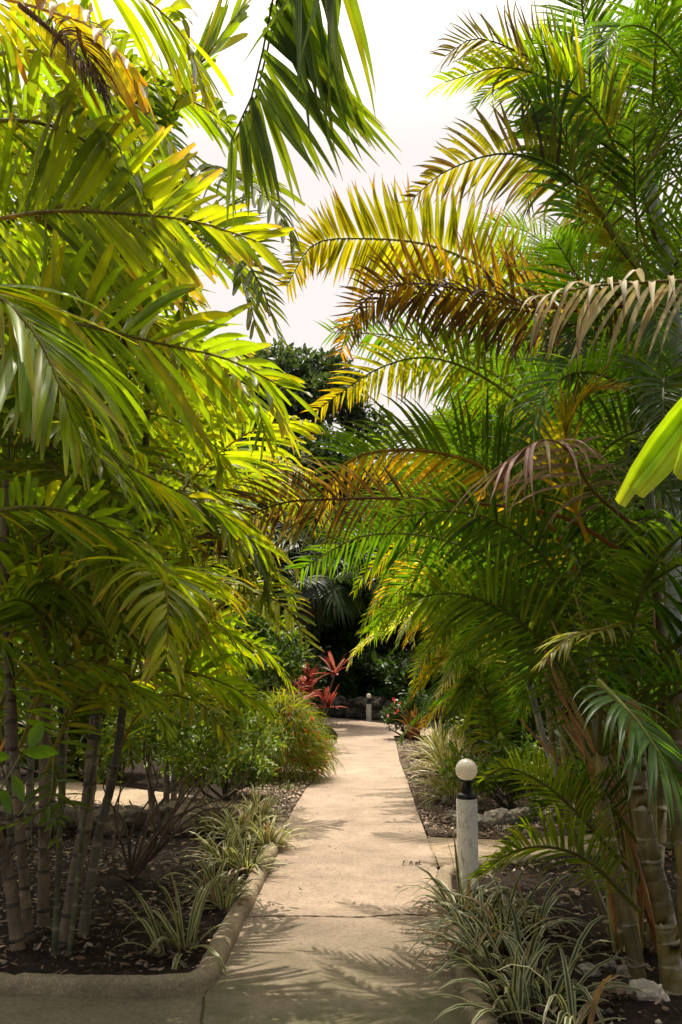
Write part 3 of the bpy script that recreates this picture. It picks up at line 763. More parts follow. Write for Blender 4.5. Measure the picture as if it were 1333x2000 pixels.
HF(lp, [(230, 800, 5.8), (200, 840, 5.2), (240, 900, 4.6), (330, 950, 4.2), (430, 1000, 4.1), (500, 1060, 4.1)], st='lime', roll=-40, **{**B, 'L': .42, 'W': .04})
HF(lp, [(240, 560, 6.1), (330, 470, 5.7), (430, 480, 5.3), (480, 560, 5.1), (500, 640, 5.0)], st='gold', roll=-30, **{**B, 'L': .45})
HF(lp, [(100, 780, 5.9), (60, 760, 5.0), (100, 800, 4.4), (180, 880, 4.0), (260, 960, 3.9)], st='olive', roll=-20, **{**B, 'droop': .5, 'W': .04})
HF(lp, [(250, 1330, 5.9), (310, 1310, 5.6), (380, 1315, 5.4), (460, 1345, 5.3), (530, 1390, 5.2)], st='lime', roll=-45, **{**B, 'L': .3, 'W': .032, 'n': 24, 'a0': 60, 'a1': 25})
HF(lp, [(120, 1250, 5.6), (60, 1180, 5.2), (0, 1180, 4.9), (-60, 1240, 4.8)], st='mid', roll=30, **{**B, 'L': .36, 'W': .04})
HF(lp, [(120, 1300, 5.5), (200, 1190, 5.1), (300, 1160, 4.8), (400, 1200, 4.6)], st='olive', roll=-40, **{**B, 'L': .36, 'W': .036})
HF(lp, [(108, 1480, 5.4), (100, 1560, 5.1), (70, 1590, 5.0), (20, 1610, 4.9)], st='mid', roll=20, **{**B, 'L': .2, 'W': .03, 'n': 6})
HF(lp, [(108, 1500, 5.4), (125, 1570, 5.1), (110, 1610, 4.9), (105, 1640, 4.9)], st='mid', roll=20, **{**B, 'L': .17, 'W': .03, 'n': 6})
rgq = np.random.default_rng(303)
for k in range(34):
    tx = 120 + rgq.random() * 430; ty = 330 + (k / 34) * 960 + rgq.normal() * 30; dd = 4.6 + rgq.random() * 2.2
    ln = 300 + rgq.random() * 160
    if ty < 760: tx = min(tx, 300 + rgq.random() * 70)
    bx, by = tx - ln, ty - 20 + rgq.normal() * 60
    if bx > 290: bx = 290
    rise = 90 + rgq.random() * 90
    HF(lp, [(bx, by + 60, dd + 1.0), (bx + (tx - bx) * .35, by - rise * .55, dd + .6), (bx + (tx - bx) * .7, by - rise * .5, dd + .25), (tx, ty, dd), (tx + 22, ty + 70, dd)],
       st=['lime', 'gold', 'lime', 'olive'][k % 4], roll=[-50, -30, -60, 0, 30][k % 5], **{**B, 'L': .4 + .1 * rgq.random(), 'W': .034 + .01 * rgq.random(), 'n': 30, 'droop': .3})
for k, (x, y) in enumerate([(60, 1180), (150, 1260), (230, 1180), (330, 1240), (400, 1180), (180, 1380), (60, 1330), (300, 1400), (20, 1250), (420, 1290), (110, 1120), (210, 1290), (-20, 1330), (260, 1230), (350, 1330), (130, 1330), (450, 1200)]):
    dd = 5.0 + (k % 5) * .5
    HF(lp, [(x - 90, y + 130, dd + .5), (x - 40, y + 10, dd + .3), (x + 20, y - 40, dd + .1), (x + 100, y - 20, dd - .1), (x + 150, y + 50, dd - .2)],
       st=['lime', 'gold', 'lime'][k % 3], roll=[-50, 20, -20][k % 3], **{**B, 'L': .3, 'W': .03, 'n': 24, 'droop': .3})
# old brown flower stalk up in the crown
for k, pts in enumerate([[(40, 10, 3.6), (110, 70, 3.55), (190, 160, 3.5)], [(150, 20, 3.7), (160, 90, 3.6), (205, 195, 3.6)]]):
    HF(lp, pts, st='brown', mat=M_DRY, n=26, L=.28, W=.01, droop=1.1, curl=.12, label='dry brown flower stalk').name = 'flower_stalk'
# other fronds of the crowns
rg = np.random.default_rng(21)
crowns = [((240, 420, 6.1), 5), ((90, 350, 5.9), 5), ((290, 700, 6.4), 6), ((40, 700, 5.8), 5), ((-130, 900, 5.2), 4), ((105, 1150, 5.6), 4), ((192, 1330, 5.5), 3), ((270, 1100, 6.2), 4)]
for (c, n) in crowns:
    q = P(*c); a0 = rg.random() * 6
    for k in range(n):
        az = a0 + k * 2.399
        if c[1] < 750 and -math.sin(az) > .3: az = -az
        place_frond(lp, q, az, 'broad', ['lime', 'olive', 'gold', 'lime', 'mid'][rg.integers(5)], int(rg.integers(0, 4)), .8 + .2 * rg.random(), rg.normal() * .1, rg.normal() * .2)

# second, farther left clump
def palm_clump(name, label, base, stems, kind, sts, seed, nf=8, scale=1., rtr=.028, group=None, tc=None, vs=(0, 4), low=0):
    t = thing(name, label, 'palm', base, group); rg = np.random.default_rng(seed)
    tc = tc or dict(c=(.2, .17, .11), ringc=(.08, .06, .04))
    for (dx, dy, h) in stems:
        b = np.array(base) + np.array([dx * .25, dy * .25, -.03]); top = np.array(base) + np.array([dx, dy, h])
        mid = b + (top - b) * .5 + np.array([-dx, -dy, 0]) * .12
        trunk(t, [b, mid, top], rtr, rtr * .7, seed=int(rg.integers(99)), sides=8, **tc)
        a0 = rg.random() * 6
        for k in range(nf):
            place_frond(t, top - Z * .1 * (k / nf), a0 + k * 2.399, kind, sts[int(rg.integers(len(sts)))], int(rg.integers(vs[0], vs[1])), scale * (.75 + .35 * rg.random()), rg.normal() * .12, rg.normal() * .2)
    for k in range(low):
        place_frond(t, np.array(base) + Z * .05, -rg.random() * 3.3, kind, sts[int(rg.integers(len(sts)))], int(rg.integers(0, 2)), scale * (.5 + .4 * rg.random()), rg.normal() * .15, rg.normal() * .2)
    return t
palm_clump('broadleaf_palm', 'leafy yellow green palm behind the tall ringed trunks at the left', P(60, 1480, 8.5) * [1, 1, 0], [(-.5, 0, 3.1), (.5, .3, 2.5), (.1, -.3, 3.8), (-1.1, .2, 2.3)], 'broad', ['lime', 'gold', 'olive'], 31, 8)
palm_clump('broadleaf_palm', 'sunlit broad leaved palm behind the flowering shrubs left of the path', P(340, 1450, 10.5) * [1, 1, 0], [(-.8, 0, 3.6), (.3, .2, 2.9), (-.3, .4, 4.2), (.1, -.4, 2.2)], 'broad', ['lime', 'gold', 'gold', 'olive'], 32, 7, .85)
palm_clump('broadleaf_palm', 'tall palm rising at the far left edge of the garden', P(-120, 1450, 8) * [1, 1, 0], [(-.3, 0, 4.6), (.2, 0, 5.4), (-.8, .4, 3.2)], 'broad', ['lime', 'olive', 'mid'], 33, 6)
palm_clump('broadleaf_palm', 'tall backmost left palm with its crown against the sky', P(120, 1450, 9.5) * [1, 1, 0], [(-.4, 0, 6.0), (.1, 0, 6.6), (-1.0, .3, 5.2)], 'broad', ['lime', 'olive', 'gold'], 34, 6, .95)

# near palm whose dark frond hangs in at the top
np_ = thing('coconut_palm', 'palm beside the viewer whose dark frond hangs down at the top centre', 'palm', (1.9, 1.4, 0))
trunk(np_, [(1.9, 1.4, -.02), (1.95, 1.45, 2), (1.8, 1.5, 4.6)], .11, .08, seed=3)
ctop = np.array([1.8, 1.5, 4.6])
hang = np.vstack([ctop, [1.3, 1.9, 4.75], P(800, -190, 2.7), P(660, -130, 2.8), P(570, -60, 2.9), P(520, 30, 3.0), P(512, 120, 3.05), P(488, 200, 3.05), P(452, 275, 3.05)])
for rl_, st_, Lq, q in ((0, 'mid', .50, 0), (20, 'olive', .47, 1)):
    frond(np_, hang + np.array([.012, .03, .02]) * q, st=st_, n=34, L=Lq * 1.1, W=.030, roll=rl_, plane=(0, -1, .15), V=0, a0=96, a1=26, droop=.15, petiole=.765, curl=.05, seed=5 + q, tipL=.5, sides=(1,), baseL=.95)
for k in range(5):
    place_frond(np_, ctop, -1.2 - k * .75, 'areca', 'dark', k % 4, 1.1)

# ================================================================== RIGHT ARECA PALMS
A = dict(n=58, L=.42, W=.024, droop=.28, a0=80, a1=38)
rp = thing('areca_palm', 'big multi-stemmed areca palm arching over the path from the right bed', 'palm', G(1240, 1840))
rt = dict(c=(.17, .125, .03), ringc=(.38, .33, .2), mat=M_STEM, flare=1.25, thin=True)
T_(rp, [(1316, 1868, 4.95), (1300, 1800, 4.95), (1275, 1690, 4.95), (1256, 1600, 4.95), (1245, 1510, 5.0), (1243, 1400, 5.1)], .052, .043, ring=.1, topc=(.30, .085, .02), topu=.85, **rt)
T_(rp, [(1250, 1875, 5.1), (1225, 1780, 5.15), (1200, 1680, 5.2), (1183, 1590, 5.3), (1170, 1480, 5.4)], .038, .03, ring=.16, **rt)
T_(rp, [(1345, 1850, 5.2), (1340, 1700, 5.2), (1325, 1560, 5.3), (1318, 1300, 5.4), (1312, 900, 5.6)], .05, .04, ring=.16, topc=(.3, .33, .26), topu=.6, **rt)
T_(rp, [(1225, 1860, 5.5), (1200, 1660, 5.6), (1172, 1450, 5.7), (1155, 1290, 5.8), (1135, 1160, 5.9), (1100, 1050, 6.0)], .034, .034, ring=.2, topc=(.34, .32, .24), topu=.35, **rt)
T_(rp, [(1340, 900, 6.2), (1325, 700, 6.2), (1308, 560, 6.2), (1288, 450, 6.2), (1262, 330, 6.2)], .045, .042, ring=.3, topc=(.33, .35, .27), topu=.3, **rt)
T_(rp, [(1210, 1850, 5.8), (1130, 1650, 6.0), (1090, 1520, 6.2), (1062, 1440, 6.4), (1035, 1340, 6.5)], .024, .02, ring=.2, topc=(.3, .27, .2), topu=.5, **rt)
T_(rp, [(1270, 1850, 5.6), (1290, 1600, 5.9), (1300, 1350, 6.1), (1270, 1000, 6.2), (1262, 700, 6.3)], .035, .03, ring=.2, topc=(.2, .22, .12), topu=.7, **rt)
# fronds surveyed from the photo
HF(rp, [(1285, 480, 6.1), (1215, 260, 5.9), (1120, 165, 5.7), (1020, 105, 5.5), (930, 75, 5.4), (870, 110, 5.3)], st='greytip', roll=55, **{**A, 'curl': .25, 'droop': .1, 'n': 60, 'W': .02})
HF(rp, [(1270, 500, 6.1), (1180, 240, 5.8), (1080, 160, 5.6), (980, 132, 5.5), (870, 160, 5.4)], st='lime', roll=35, **{**A, 'a0': 46, 'droop': .3})
HF(rp, [(1250, 560, 6.1), (1170, 410, 5.8), (1080, 325, 5.6), (980, 300, 5.5), (870, 335, 5.4), (800, 395, 5.3)], st='bluetip', roll=60, **{**A, 'curl': .2, 'L': .36, 'V': 10, 'n': 56})
HF(rp, [(1150, 560, 6.0), (1135, 430, 5.8), (1115, 300, 5.7), (1075, 215, 5.6), (1010, 190, 5.4)], st='fresh', roll=75, **{**A, 'L': .46, 'W': .03, 'V': 5})
HF(rp, [(1130, 700, 5.9), (1000, 560, 5.7), (850, 482, 5.5), (700, 466, 5.3), (610, 480, 5.2), (560, 560, 5.15)], st='goldtip', roll=65, **{**A, 'deep': 1.4, 'V': 8, 'L': .40, 'W': .030, 'a0': 88, 'a1': 50, 'droop': .05, 'n': 92, 'curl': .1})
HF(rp, [(1380, 560, 5.4), (1200, 590, 5.3), (1050, 600, 5.2), (900, 565, 5.1), (780, 555, 5.0), (700, 600, 4.95), (665, 690, 4.9)], st='orange', roll=62, **{**A, 'deep': 1.4, 'curl': .12, 'L': .40, 'V': 8, 'a0': 70, 'a1': 48, 'droop': .12, 'n': 84, 'W': .02, 'gap': .06})
HF(rp, [(1360, 580, 5.3), (1200, 600, 5.25), (1050, 610, 5.2), (900, 585, 5.1), (760, 575, 5.0), (690, 640, 4.9)], st='brown', mat=M_DRY, roll=40, label='withered brown frond', **{**A, 'deep': 1.4, 'curl': .28, 'sides': (1, -1), 'droop': .5, 'V': -10})
HF(rp, [(1420, 545, 4.9), (1333, 548, 4.8), (1240, 552, 4.75), (1150, 560, 4.7), (1060, 580, 4.7)], st='tan', mat=M_DRY, roll=20, label='pale dry frond with long hanging leaflets', n=17, L=.46, W=.032, V=-20, a0=70, a1=50, droop=.8, curl=.15, petiole=.05, tipL=.7)
HF(rp, [(1320, 640, 5.6), (1260, 545, 5.5), (1200, 470, 5.4), (1150, 380, 5.3)], st='goldtip', roll=60, **{**A, 'n': 22, 'L': .3, 'W': .026, 'a0': 30, 'a1': 12})
HF(rp, [(1170, 950, 5.9), (1020, 770, 5.7), (880, 690, 5.5), (760, 655, 5.4), (650, 650, 5.3)], st='fresh', roll=60, **{**A, 'deep': 1.4, 'L': .44, 'V': 5, 'n': 52})
HF(rp, [(1120, 900, 5.8), (980, 760, 5.6), (850, 700, 5.4), (740, 720, 5.3), (620, 800, 5.2)], st='goldtip', roll=45, **{**A, 'deep': 1.4, 'L': .36, 'V': 5, 'n': 52})
HF(rp, [(1190, 1260, 5.8), (1080, 1030, 5.5), (960, 920, 5.3), (830, 880, 5.1), (700, 890, 4.95), (640, 950, 4.9), (610, 1020, 4.85)], st='yell', roll=68, **{**A, 'deep': 1.4, 'L': .36, 'V': 4, 'n': 64, 'W': .024, 'sides': (1,), 'droop': .0, 'a0': 72, 'a1': 40, 'r0': .016})
HF(rp, [(1190, 1262, 5.82), (1080, 1032, 5.52), (960, 922, 5.32), (830, 882, 5.12), (700, 892, 4.97), (640, 952, 4.92), (610, 1022, 4.87)], st='dark', roll=68, **{**A, 'deep': 1.4, 'L': .46, 'V': -4, 'n': 64, 'sides': (-1,), 'droop': .35, 'a0': 74, 'a1': 40})
HF(rp, [(1220, 1080, 5.4), (1100, 1010, 5.2), (950, 985, 5.0), (800, 974, 4.9), (650, 975, 4.8), (540, 985, 4.7), (440, 1035, 4.6), (365, 1100, 4.5)], st='brown', roll=60, label='half withered frond reaching across the path', **{**A, 'deep': 1.4, 'petiole': .42, 'L': .38, 'curl': .12, 'W': .016, 'V': 5, 'a0': 60})
HF(rp, [(1180, 1380, 5.8), (1060, 1180, 5.5), (940, 1085, 5.3), (820, 1045, 5.2), (700, 1050, 5.1), (590, 1110, 5.0)], st='fresh', roll=62, **{**A, 'deep': 1.4, 'L': .46, 'V': 4, 'n': 58})
HF(rp, [(1230, 1020, 5.3), (1160, 960, 5.0), (1110, 880, 4.8), (1060, 860, 4.6), (990, 900, 4.5)], st='pink', mat=M_DRY, roll=10, label='pinkish dry frond fanning over the middle of the palm', n=20, L=.46, W=.026, V=-15, a0=65, a1=30, droop=.65, curl=.1, petiole=.25, tipL=.8)
HF(rp, [(1150, 1060, 5.3), (1105, 930, 5.2), (1110, 830, 5.1), (1150, 770, 5.0), (1200, 755, 4.9)], st='yell', roll=40, **{**A, 'n': 26, 'L': .34, 'a0': 40, 'a1': 15})
HF(rp, [(1170, 1330, 4.2), (1210, 1370, 4.05), (1250, 1415, 3.95), (1290, 1475, 3.85), (1335, 1545, 3.8)], st=style((.05, .10, .02), (.06, .12, .02), rachis=(.2, .22, .04)), mat=M_LEAF, roll=-15, n=26, L=.36, W=.026, V=5, a0=70, a1=30, droop=.55, curl=.03, petiole=.1, tipL=.7)
HF(rp, [(1230, 1700, 5.1), (1130, 1590, 4.95), (1060, 1530, 4.85), (990, 1500, 4.8), (945, 1520, 4.75)], st='olive', roll=40, **{**A, 'n': 44, 'L': .22, 'W': .016})
HF(rp, [(1250, 1780, 5.0), (1160, 1690, 4.85), (1080, 1655, 4.75), (1000, 1665, 4.65), (930, 1715, 4.6)], st='olive', roll=50, **{**A, 'n': 54, 'L': .24, 'W': .015, 'droop': .4})
HF(rp, [(1250, 1650, 5.4), (1180, 1560, 5.3), (1110, 1550, 5.1), (1040, 1600, 5.0), (985, 1670, 4.9)], st='dark', roll=30, **{**A, 'n': 50, 'L': .26, 'W': .016})
HF(rp, [(1180, 1500, 5.7), (1080, 1280, 5.5), (960, 1180, 5.3), (850, 1160, 5.2), (760, 1200, 5.1)], st='mid', roll=60, **{**A, 'L': .4, 'V': 4, 'n': 50})
HF(rp, [(1190, 1450, 5.9), (1120, 1180, 5.6), (1020, 1050, 5.4), (900, 1000, 5.3), (770, 1010, 5.2)], st='dark', roll=60, **{**A, 'L': .46, 'V': 4, 'n': 50})
HF(rp, [(1250, 1200, 5.0), (1180, 1230, 4.8), (1120, 1240, 4.7), (1060, 1290, 4.6)], st='pale', roll=0, n=16, L=.24, W=.02, V=0, a0=50, a1=20, droop=.4)
# crown fronds above and behind
rg = np.random.default_rng(8)
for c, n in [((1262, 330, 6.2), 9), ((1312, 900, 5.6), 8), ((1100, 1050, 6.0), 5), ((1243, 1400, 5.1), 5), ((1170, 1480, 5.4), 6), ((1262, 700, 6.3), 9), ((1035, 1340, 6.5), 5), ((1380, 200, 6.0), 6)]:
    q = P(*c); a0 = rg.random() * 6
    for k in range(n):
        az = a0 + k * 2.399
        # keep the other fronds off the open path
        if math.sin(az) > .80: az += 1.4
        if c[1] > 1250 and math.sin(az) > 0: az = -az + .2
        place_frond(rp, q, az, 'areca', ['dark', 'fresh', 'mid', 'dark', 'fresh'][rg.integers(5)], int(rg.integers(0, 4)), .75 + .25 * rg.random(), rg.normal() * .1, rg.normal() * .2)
rgq = np.random.default_rng(505)
for k in range(20):
    tx = 640 + rgq.random() * 330; ty = 800 + (k / 20) * 470; bx = 1130 + rgq.random() * 120; by = ty + 200 + rgq.random() * 120; dd = 5.9 + rgq.random() * 1.2
    HF(rp, [(bx, by, dd), (bx - (bx - tx) * .28, ty + 10, dd), (bx - (bx - tx) * .6, ty - 65, dd + .1), (tx + 40, ty - 30, dd + .3), (tx - 15, ty + 50, dd + .4)],
       st=['dark', 'fresh', 'dark', 'mid', 'fresh'][k % 5], roll=[62, 48, 70][k % 3], n=66, L=.42, W=.019, V=0, droop=.5, a0=78, a1=34, gap=.03, r0=.009)
# thin petioles rising from the base
mbp = None
for k in range(30):
    b = P(1200 + rg.random() * 120, 1860, 5.3 + rg.random() * .5); t_ = P(980 + rg.random() * 330, 1150 + rg.random() * 300, 5.3 + rg.random() * .7)
    pts = catmull([b, b + (t_ - b) * .5 + [.06, 0, .1], t_], np.linspace(0, 1, 12))
    cc = [(.40, .28, .04), (.28, .26, .04), (.42, .16, .04), (.2, .22, .04), (.34, .25, .04)][k % 5]
    v, f, c = tube(pts, np.linspace(.011, .006, 12), 6, np.tile(np.array(cc), (12, 1)))
    mesh_obj('leaf_stalk', v, f, M_STEM, rp, c)

RT = dict(c=(.2, .17, .06), ringc=(.34, .3, .2))
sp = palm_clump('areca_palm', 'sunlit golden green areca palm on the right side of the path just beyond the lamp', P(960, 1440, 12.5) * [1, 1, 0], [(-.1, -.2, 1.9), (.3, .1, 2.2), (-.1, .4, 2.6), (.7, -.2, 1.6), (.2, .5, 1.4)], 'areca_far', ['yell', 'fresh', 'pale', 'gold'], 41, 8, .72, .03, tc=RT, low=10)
rgq = np.random.default_rng(404)
for k in range(34):
    tx = 700 + rgq.random() * 150; ty = 1090 + (k / 34) * 320; bx = 930 + rgq.random() * 90; by = ty + 110 - rgq.random() * 60; dd = 10.5 + rgq.random() * 2.6
    if ty > 1270: tx += 95
    HF(sp, [(bx, by + 60, dd + .4), (bx - (bx - tx) * .3, ty - 20, dd + .2), (bx - (bx - tx) * .65, ty - 45, dd), (tx, ty + 10, dd - .2), (tx - 22, ty + 45, dd - .3)],
       st=['yell', 'fresh', 'lime', 'fresh', 'mid', 'pale'][k % 6], roll=[60, 30, 75, 10][k % 4], n=36, L=.40, W=.030, V=8, droop=.4, a0=66, a1=30)
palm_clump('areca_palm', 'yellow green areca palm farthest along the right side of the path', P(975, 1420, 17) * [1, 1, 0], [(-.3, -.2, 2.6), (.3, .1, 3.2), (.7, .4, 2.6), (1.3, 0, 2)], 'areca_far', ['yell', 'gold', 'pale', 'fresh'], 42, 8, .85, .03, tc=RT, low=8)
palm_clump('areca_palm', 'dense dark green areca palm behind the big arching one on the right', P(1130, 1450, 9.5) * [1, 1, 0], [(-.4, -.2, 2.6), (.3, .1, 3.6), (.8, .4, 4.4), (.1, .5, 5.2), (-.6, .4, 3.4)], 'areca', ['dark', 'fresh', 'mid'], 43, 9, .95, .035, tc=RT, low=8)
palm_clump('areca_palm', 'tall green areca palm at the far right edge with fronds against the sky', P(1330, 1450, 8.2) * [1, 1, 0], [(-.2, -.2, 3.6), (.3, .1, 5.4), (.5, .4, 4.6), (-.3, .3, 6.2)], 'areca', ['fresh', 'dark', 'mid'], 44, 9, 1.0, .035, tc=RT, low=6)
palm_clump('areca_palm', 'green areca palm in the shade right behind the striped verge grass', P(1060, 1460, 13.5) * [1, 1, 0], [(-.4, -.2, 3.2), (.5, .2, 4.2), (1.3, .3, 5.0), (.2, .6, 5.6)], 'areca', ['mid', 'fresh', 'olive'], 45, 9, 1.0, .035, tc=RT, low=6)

# near broad bright leaf at the right edge
fr = thing('fan_palm', 'young palm beside the viewer with a broad bright yellow leaf at the right edge', 'palm', (1.7, 1.5, 0))
trunk(fr, [(1.7, 1.5, -.02), (1.68, 1.6, .9), (1.62, 1.75, 1.75)], .05, .03, seed=6)
v0 = np.array([1.62, 1.75, 1.75]); hub = P(1480, 640, 2.35)
mb = MB(); mb.add(*tube(catmull([v0, (v0 + hub) / 2 + [0, 0, .12], hub], np.linspace(0, 1, 10)), np.linspace(.012, .007, 10), 6, np.tile(np.array((.2, .22, .03)), (10, 1))))
tips = [(1212, 968, 2.2, .052), (1272, 958, 2.2, .075), (1340, 925, 2.2, .07), (1420, 900, 2.25, .07), (1240, 660, 2.6, .05) , (1530, 960, 2.3, .07), (1640, 800, 2.3, .07), (1660, 600, 2.4, .06), (1570, 420, 2.4, .06)]
del tips[4]
tw = np.array([P(a, b, dd) for a, b, dd, _ in tips])
o = np.repeat(hub[None], len(tw), 0); d = tw - o; Ls = np.linalg.norm(d, axis=1) * 1.03
def pleat(t, s, rl):
    b = np.array((.24, .34, .015)) * (.85 + .3 * rl[:, None]) * (1.0 + .18 * math.cos(s * 14))
    return b * (1 - .25 * smooth((t - .85) / .15)) + np.array((.10, .05, .01)) * smooth((t - .93) / .07)
mb.add(*strips(o, d + np.array([0, 0, .05]), np.cross(d, [[0, 1, .2]]), Ls, np.array([x[3] for x in tips]), np.array([.2, .5, .75, .9, 1, 1, .86, .55]), .1, pleat, fold=.22, across=9, curl=.03, rng=np.random.default_rng(2)))
mb.build('leaf', M_LEAF, fr)

# ================================================================== SHRUBS ON THE LEFT
def world(px, py, d): return P(px, py, d)
GB = [(.07, .13, .018), (.11, .18, .018), (.16, .23, .022), (.05, .09, .015)]
GY = [(.18, .25, .022), (.27, .31, .022), (.11, .17, .018), (.36, .36, .03)]
GD = [(.04, .075, .014), (.06, .11, .018), (.028, .05, .012)]
def at(px, py, d): b = P(px, py, d); return b
def base_at(px, d): b = P(px, 1400, d); return np.array([b[0], b[1], -.02])
shrub('leafy_shrub', 'bright green broad leaved shrub behind the red flowered bush', 'shrub', base_at(490, 15), blob_centres(P(490, 1290, 15), (.75, .7, .75), 46, 1), .22, 5200, .1, GB, seed=1)
shrub('leafy_shrub', 'dense small leaved shrub overhanging the left side path corner', 'shrub', base_at(440, 11), blob_centres(P(435, 1470, 11), (.62, .5, .36), 40, 2), .16, 5000, .06, GY[:3] + GB[:2], seed=2)
shrub('leafy_shrub', 'open twiggy shrub with many dark stems right of the palm trunks', 'shrub', G(255, 1720), blob_centres(P(350, 1440, 7.0), (.62, .5, .32), 40, 3), .15, 2300, .06, GY[:3] + GB[2:3], seed=3, nst=18, r0=.010, limb_c=(.14, .09, .055))
shrub('leafy_shrub', 'yellow green shrub with lit leaves behind the left palm trunks', 'shrub', base_at(240, 13), blob_centres(P(240, 1330, 13), (1.1, .7, .9), 60, 4), .22, 6000, .12, GY, seed=4)
shrub('leafy_shrub', 'green hedge like shrub beyond the left side path', 'shrub', base_at(90, 13), blob_centres(P(60, 1400, 13), (1.3, .7, .7), 60, 5), .22, 6000, .11, GY + GB[1:3], seed=5)
shrub('leafy_shrub', 'shaded shrub at the far left beyond the side path', 'shrub', base_at(-60, 11), blob_centres(P(-60, 1300, 11), (1.0, .7, 1.1), 60, 6), .22, 5000, .11, GB, seed=6)
shrub('leafy_shrub', 'dark green shrub between the shady stone wall and the golden palms', 'shrub', base_at(770, 24), blob_centres(P(775, 1366, 24), (.6, .4, .3), 30, 7), .2, 3200, .11, [(.03, .08, .015), (.04, .1, .02)], seed=7)
shrub('leafy_shrub', 'low shaded shrub with red blooms beside the terracotta pot', 'shrub', base_at(800, 18), blob_centres(P(795, 1385, 18), (.35, .3, .4), 20, 8), .15, 1500, .08, GD + GB[:1], seed=8)
v, f, c = leaf_cloud(blob_centres(P(775, 1375, 17.7), (.3, .1, .25), 9, 4), np.full(9, .04), 14, .06, [(.5, .05, .03)], .7, 4); tag(mesh_obj('red_blooms', v, f, M_PETAL, None, c), 'scattered red blooms on the shaded shrub by the pot', 'flowers')
# firecracker bush
fb = thing('firecracker_bush', 'drooping fine leaved bush dotted with red flowers at the left path edge', 'shrub', G(545, 1530))
rg = np.random.default_rng(4); n = 3400; b0 = G(545, 1532); cb = b0 + np.array([.0, .45, .30])
def dome(n, th0=0, th1=6.28, rmin=.35, ph0=-25):
    th = th0 + rg.random(n) * (th1 - th0); ph = np.radians(ph0 + (88 - ph0) * rg.random(n)); rr = rmin + (1 - rmin) * rg.random(n) ** .6
    lump = 1 + .13 * np.sin(th * 3 + 1) * np.cos(ph * 4)
    u = np.stack([np.cos(th) * np.cos(ph), np.sin(th) * np.cos(ph), np.sin(ph)], 1)
    return u, cb + u * np.array([.47, .5, .55]) * (rr * lump)[:, None]
u, o = dome(n)
d = u * np.array([.8, .8, .5]) + np.array([0, 0, .35]) + rg.normal(size=(n, 3)) * .3
cc = np.array([(.17, .21, .018), (.25, .25, .022), (.09, .13, .014), (.14, .16, .014)])[rg.integers(0, 4, n)] * (1 + .25 * rg.normal(size=(n, 1)).clip(-2, 2))
v, f, c = strips(o, d, np.cross(d, rg.normal(size=(n, 3))), .22 + .26 * rg.random(n), .0085, PROF_BLADE, 1.25, lambda t, s, rl: cc * (1 - .2 * t), rng=rg, curl=.1)
v[:, 2] = np.maximum(v[:, 2], .03)
mesh_obj('foliage', v, f, M_LEAF, fb, c)
for s_, hgt in ((-.25, .6), (.0, .7), (.2, .6), (.3, .4), (-.1, .5)):
    limbs(b0 + [0, .4, 0], [b0 + [s_, .4, hgt]], .01, .004, (.08, .09, .03), int(hgt * 100), .03).build('stem', M_STEM, fb)
n = 190; u, o = dome(n, -1.6, .9, .98, -20); o += u * .10 * rg.random((n, 1))
d = u * .4 + rg.normal(size=(n, 3)) * .4 + np.array([.1, 0, -.7])
fc = np.array([(.62, .06, .025), (.75, .14, .04), (.5, .03, .03)])[rg.integers(0, 3, n)]
v, f, c = strips(o, d, np.cross(d, rg.normal(size=(n, 3))), .052, .024, np.array([.5, .6, 1, .7]), .2, lambda t, s, rl: fc, rng=rg)
tag(mesh_obj('flowers', v, f, M_PETAL, fb, c), kind='stuff')
# red cordyline
def cordyline(px, py, d, nheads, label, seed, size=.36, pal=((.28, .05, .035), (.38, .10, .06), (.16, .03, .03), (.42, .16, .10))):
    top = P(px, py, d); b = np.array([top[0], top[1], 0.0]); t = thing('ti_plant', label, 'plant', b); rg = np.random.default_rng(seed)
    for k in range(nheads):
        h = top + np.array([rg.normal() * .17, rg.normal() * .15, -k * .18 if k else 0.0])
        v, f, c = tube(catmull([b + rg.normal(size=3) * [.04, .04, 0], (b + h) / 2 + rg.normal(size=3) * .03, h], np.linspace(0, 1, 8)), np.linspace(.014, .01, 8), 6, np.tile(np.array((.14, .08, .06)), (8, 1)))
        mesh_obj('stem', v, f, M_STEM, t, c)
        n = 20; th = rg.random(n) * 6.28; el = np.radians(5 + 75 * rg.random(n))
        dd = np.stack([np.cos(th) * np.cos(el), np.sin(th) * np.cos(el), np.sin(el)], 1)
        cl = np.array(pal)[rg.integers(0, 4, n)]
        v, f, c = strips(np.repeat(h[None], n, 0), dd, np.cross(dd, Z), size * (.7 + .4 * rg.random(n)), .065, PROF_POINT[[0, 1, 2, 3, 4, 6]], .35, lambda t_, s, rl: cl * (1.2 if abs(s) > .5 else .9), rng=rg, across=5)
        mesh_obj('leaf_head', v, f, M_PETAL, t, c)
cordyline(612, 1315, 16.5, 4, 'red leaved ti plant above the red flowered bush', 3, .42)
cordyline(590, 1350, 15.5, 3, 'smaller reddish brown ti plant at the foot of the tall red one', 5, .34)
cordyline(22, 1440, 9.5, 2, 'brownish spiky plant behind the trunks at the left edge', 6, .34, [(.16, .09, .03), (.12, .12, .03), (.22, .12, .05), (.10, .12, .03)])
v, f, c = leaf_cloud([P(565, 1318, 15.3)], [.05], 26, .07, [(.55, .02, .06)], .8, 3); tag(mesh_obj('hibiscus_flower', v, f, M_PETAL, None, c), 'crimson flower head left of the tall red ti plant', 'flower')
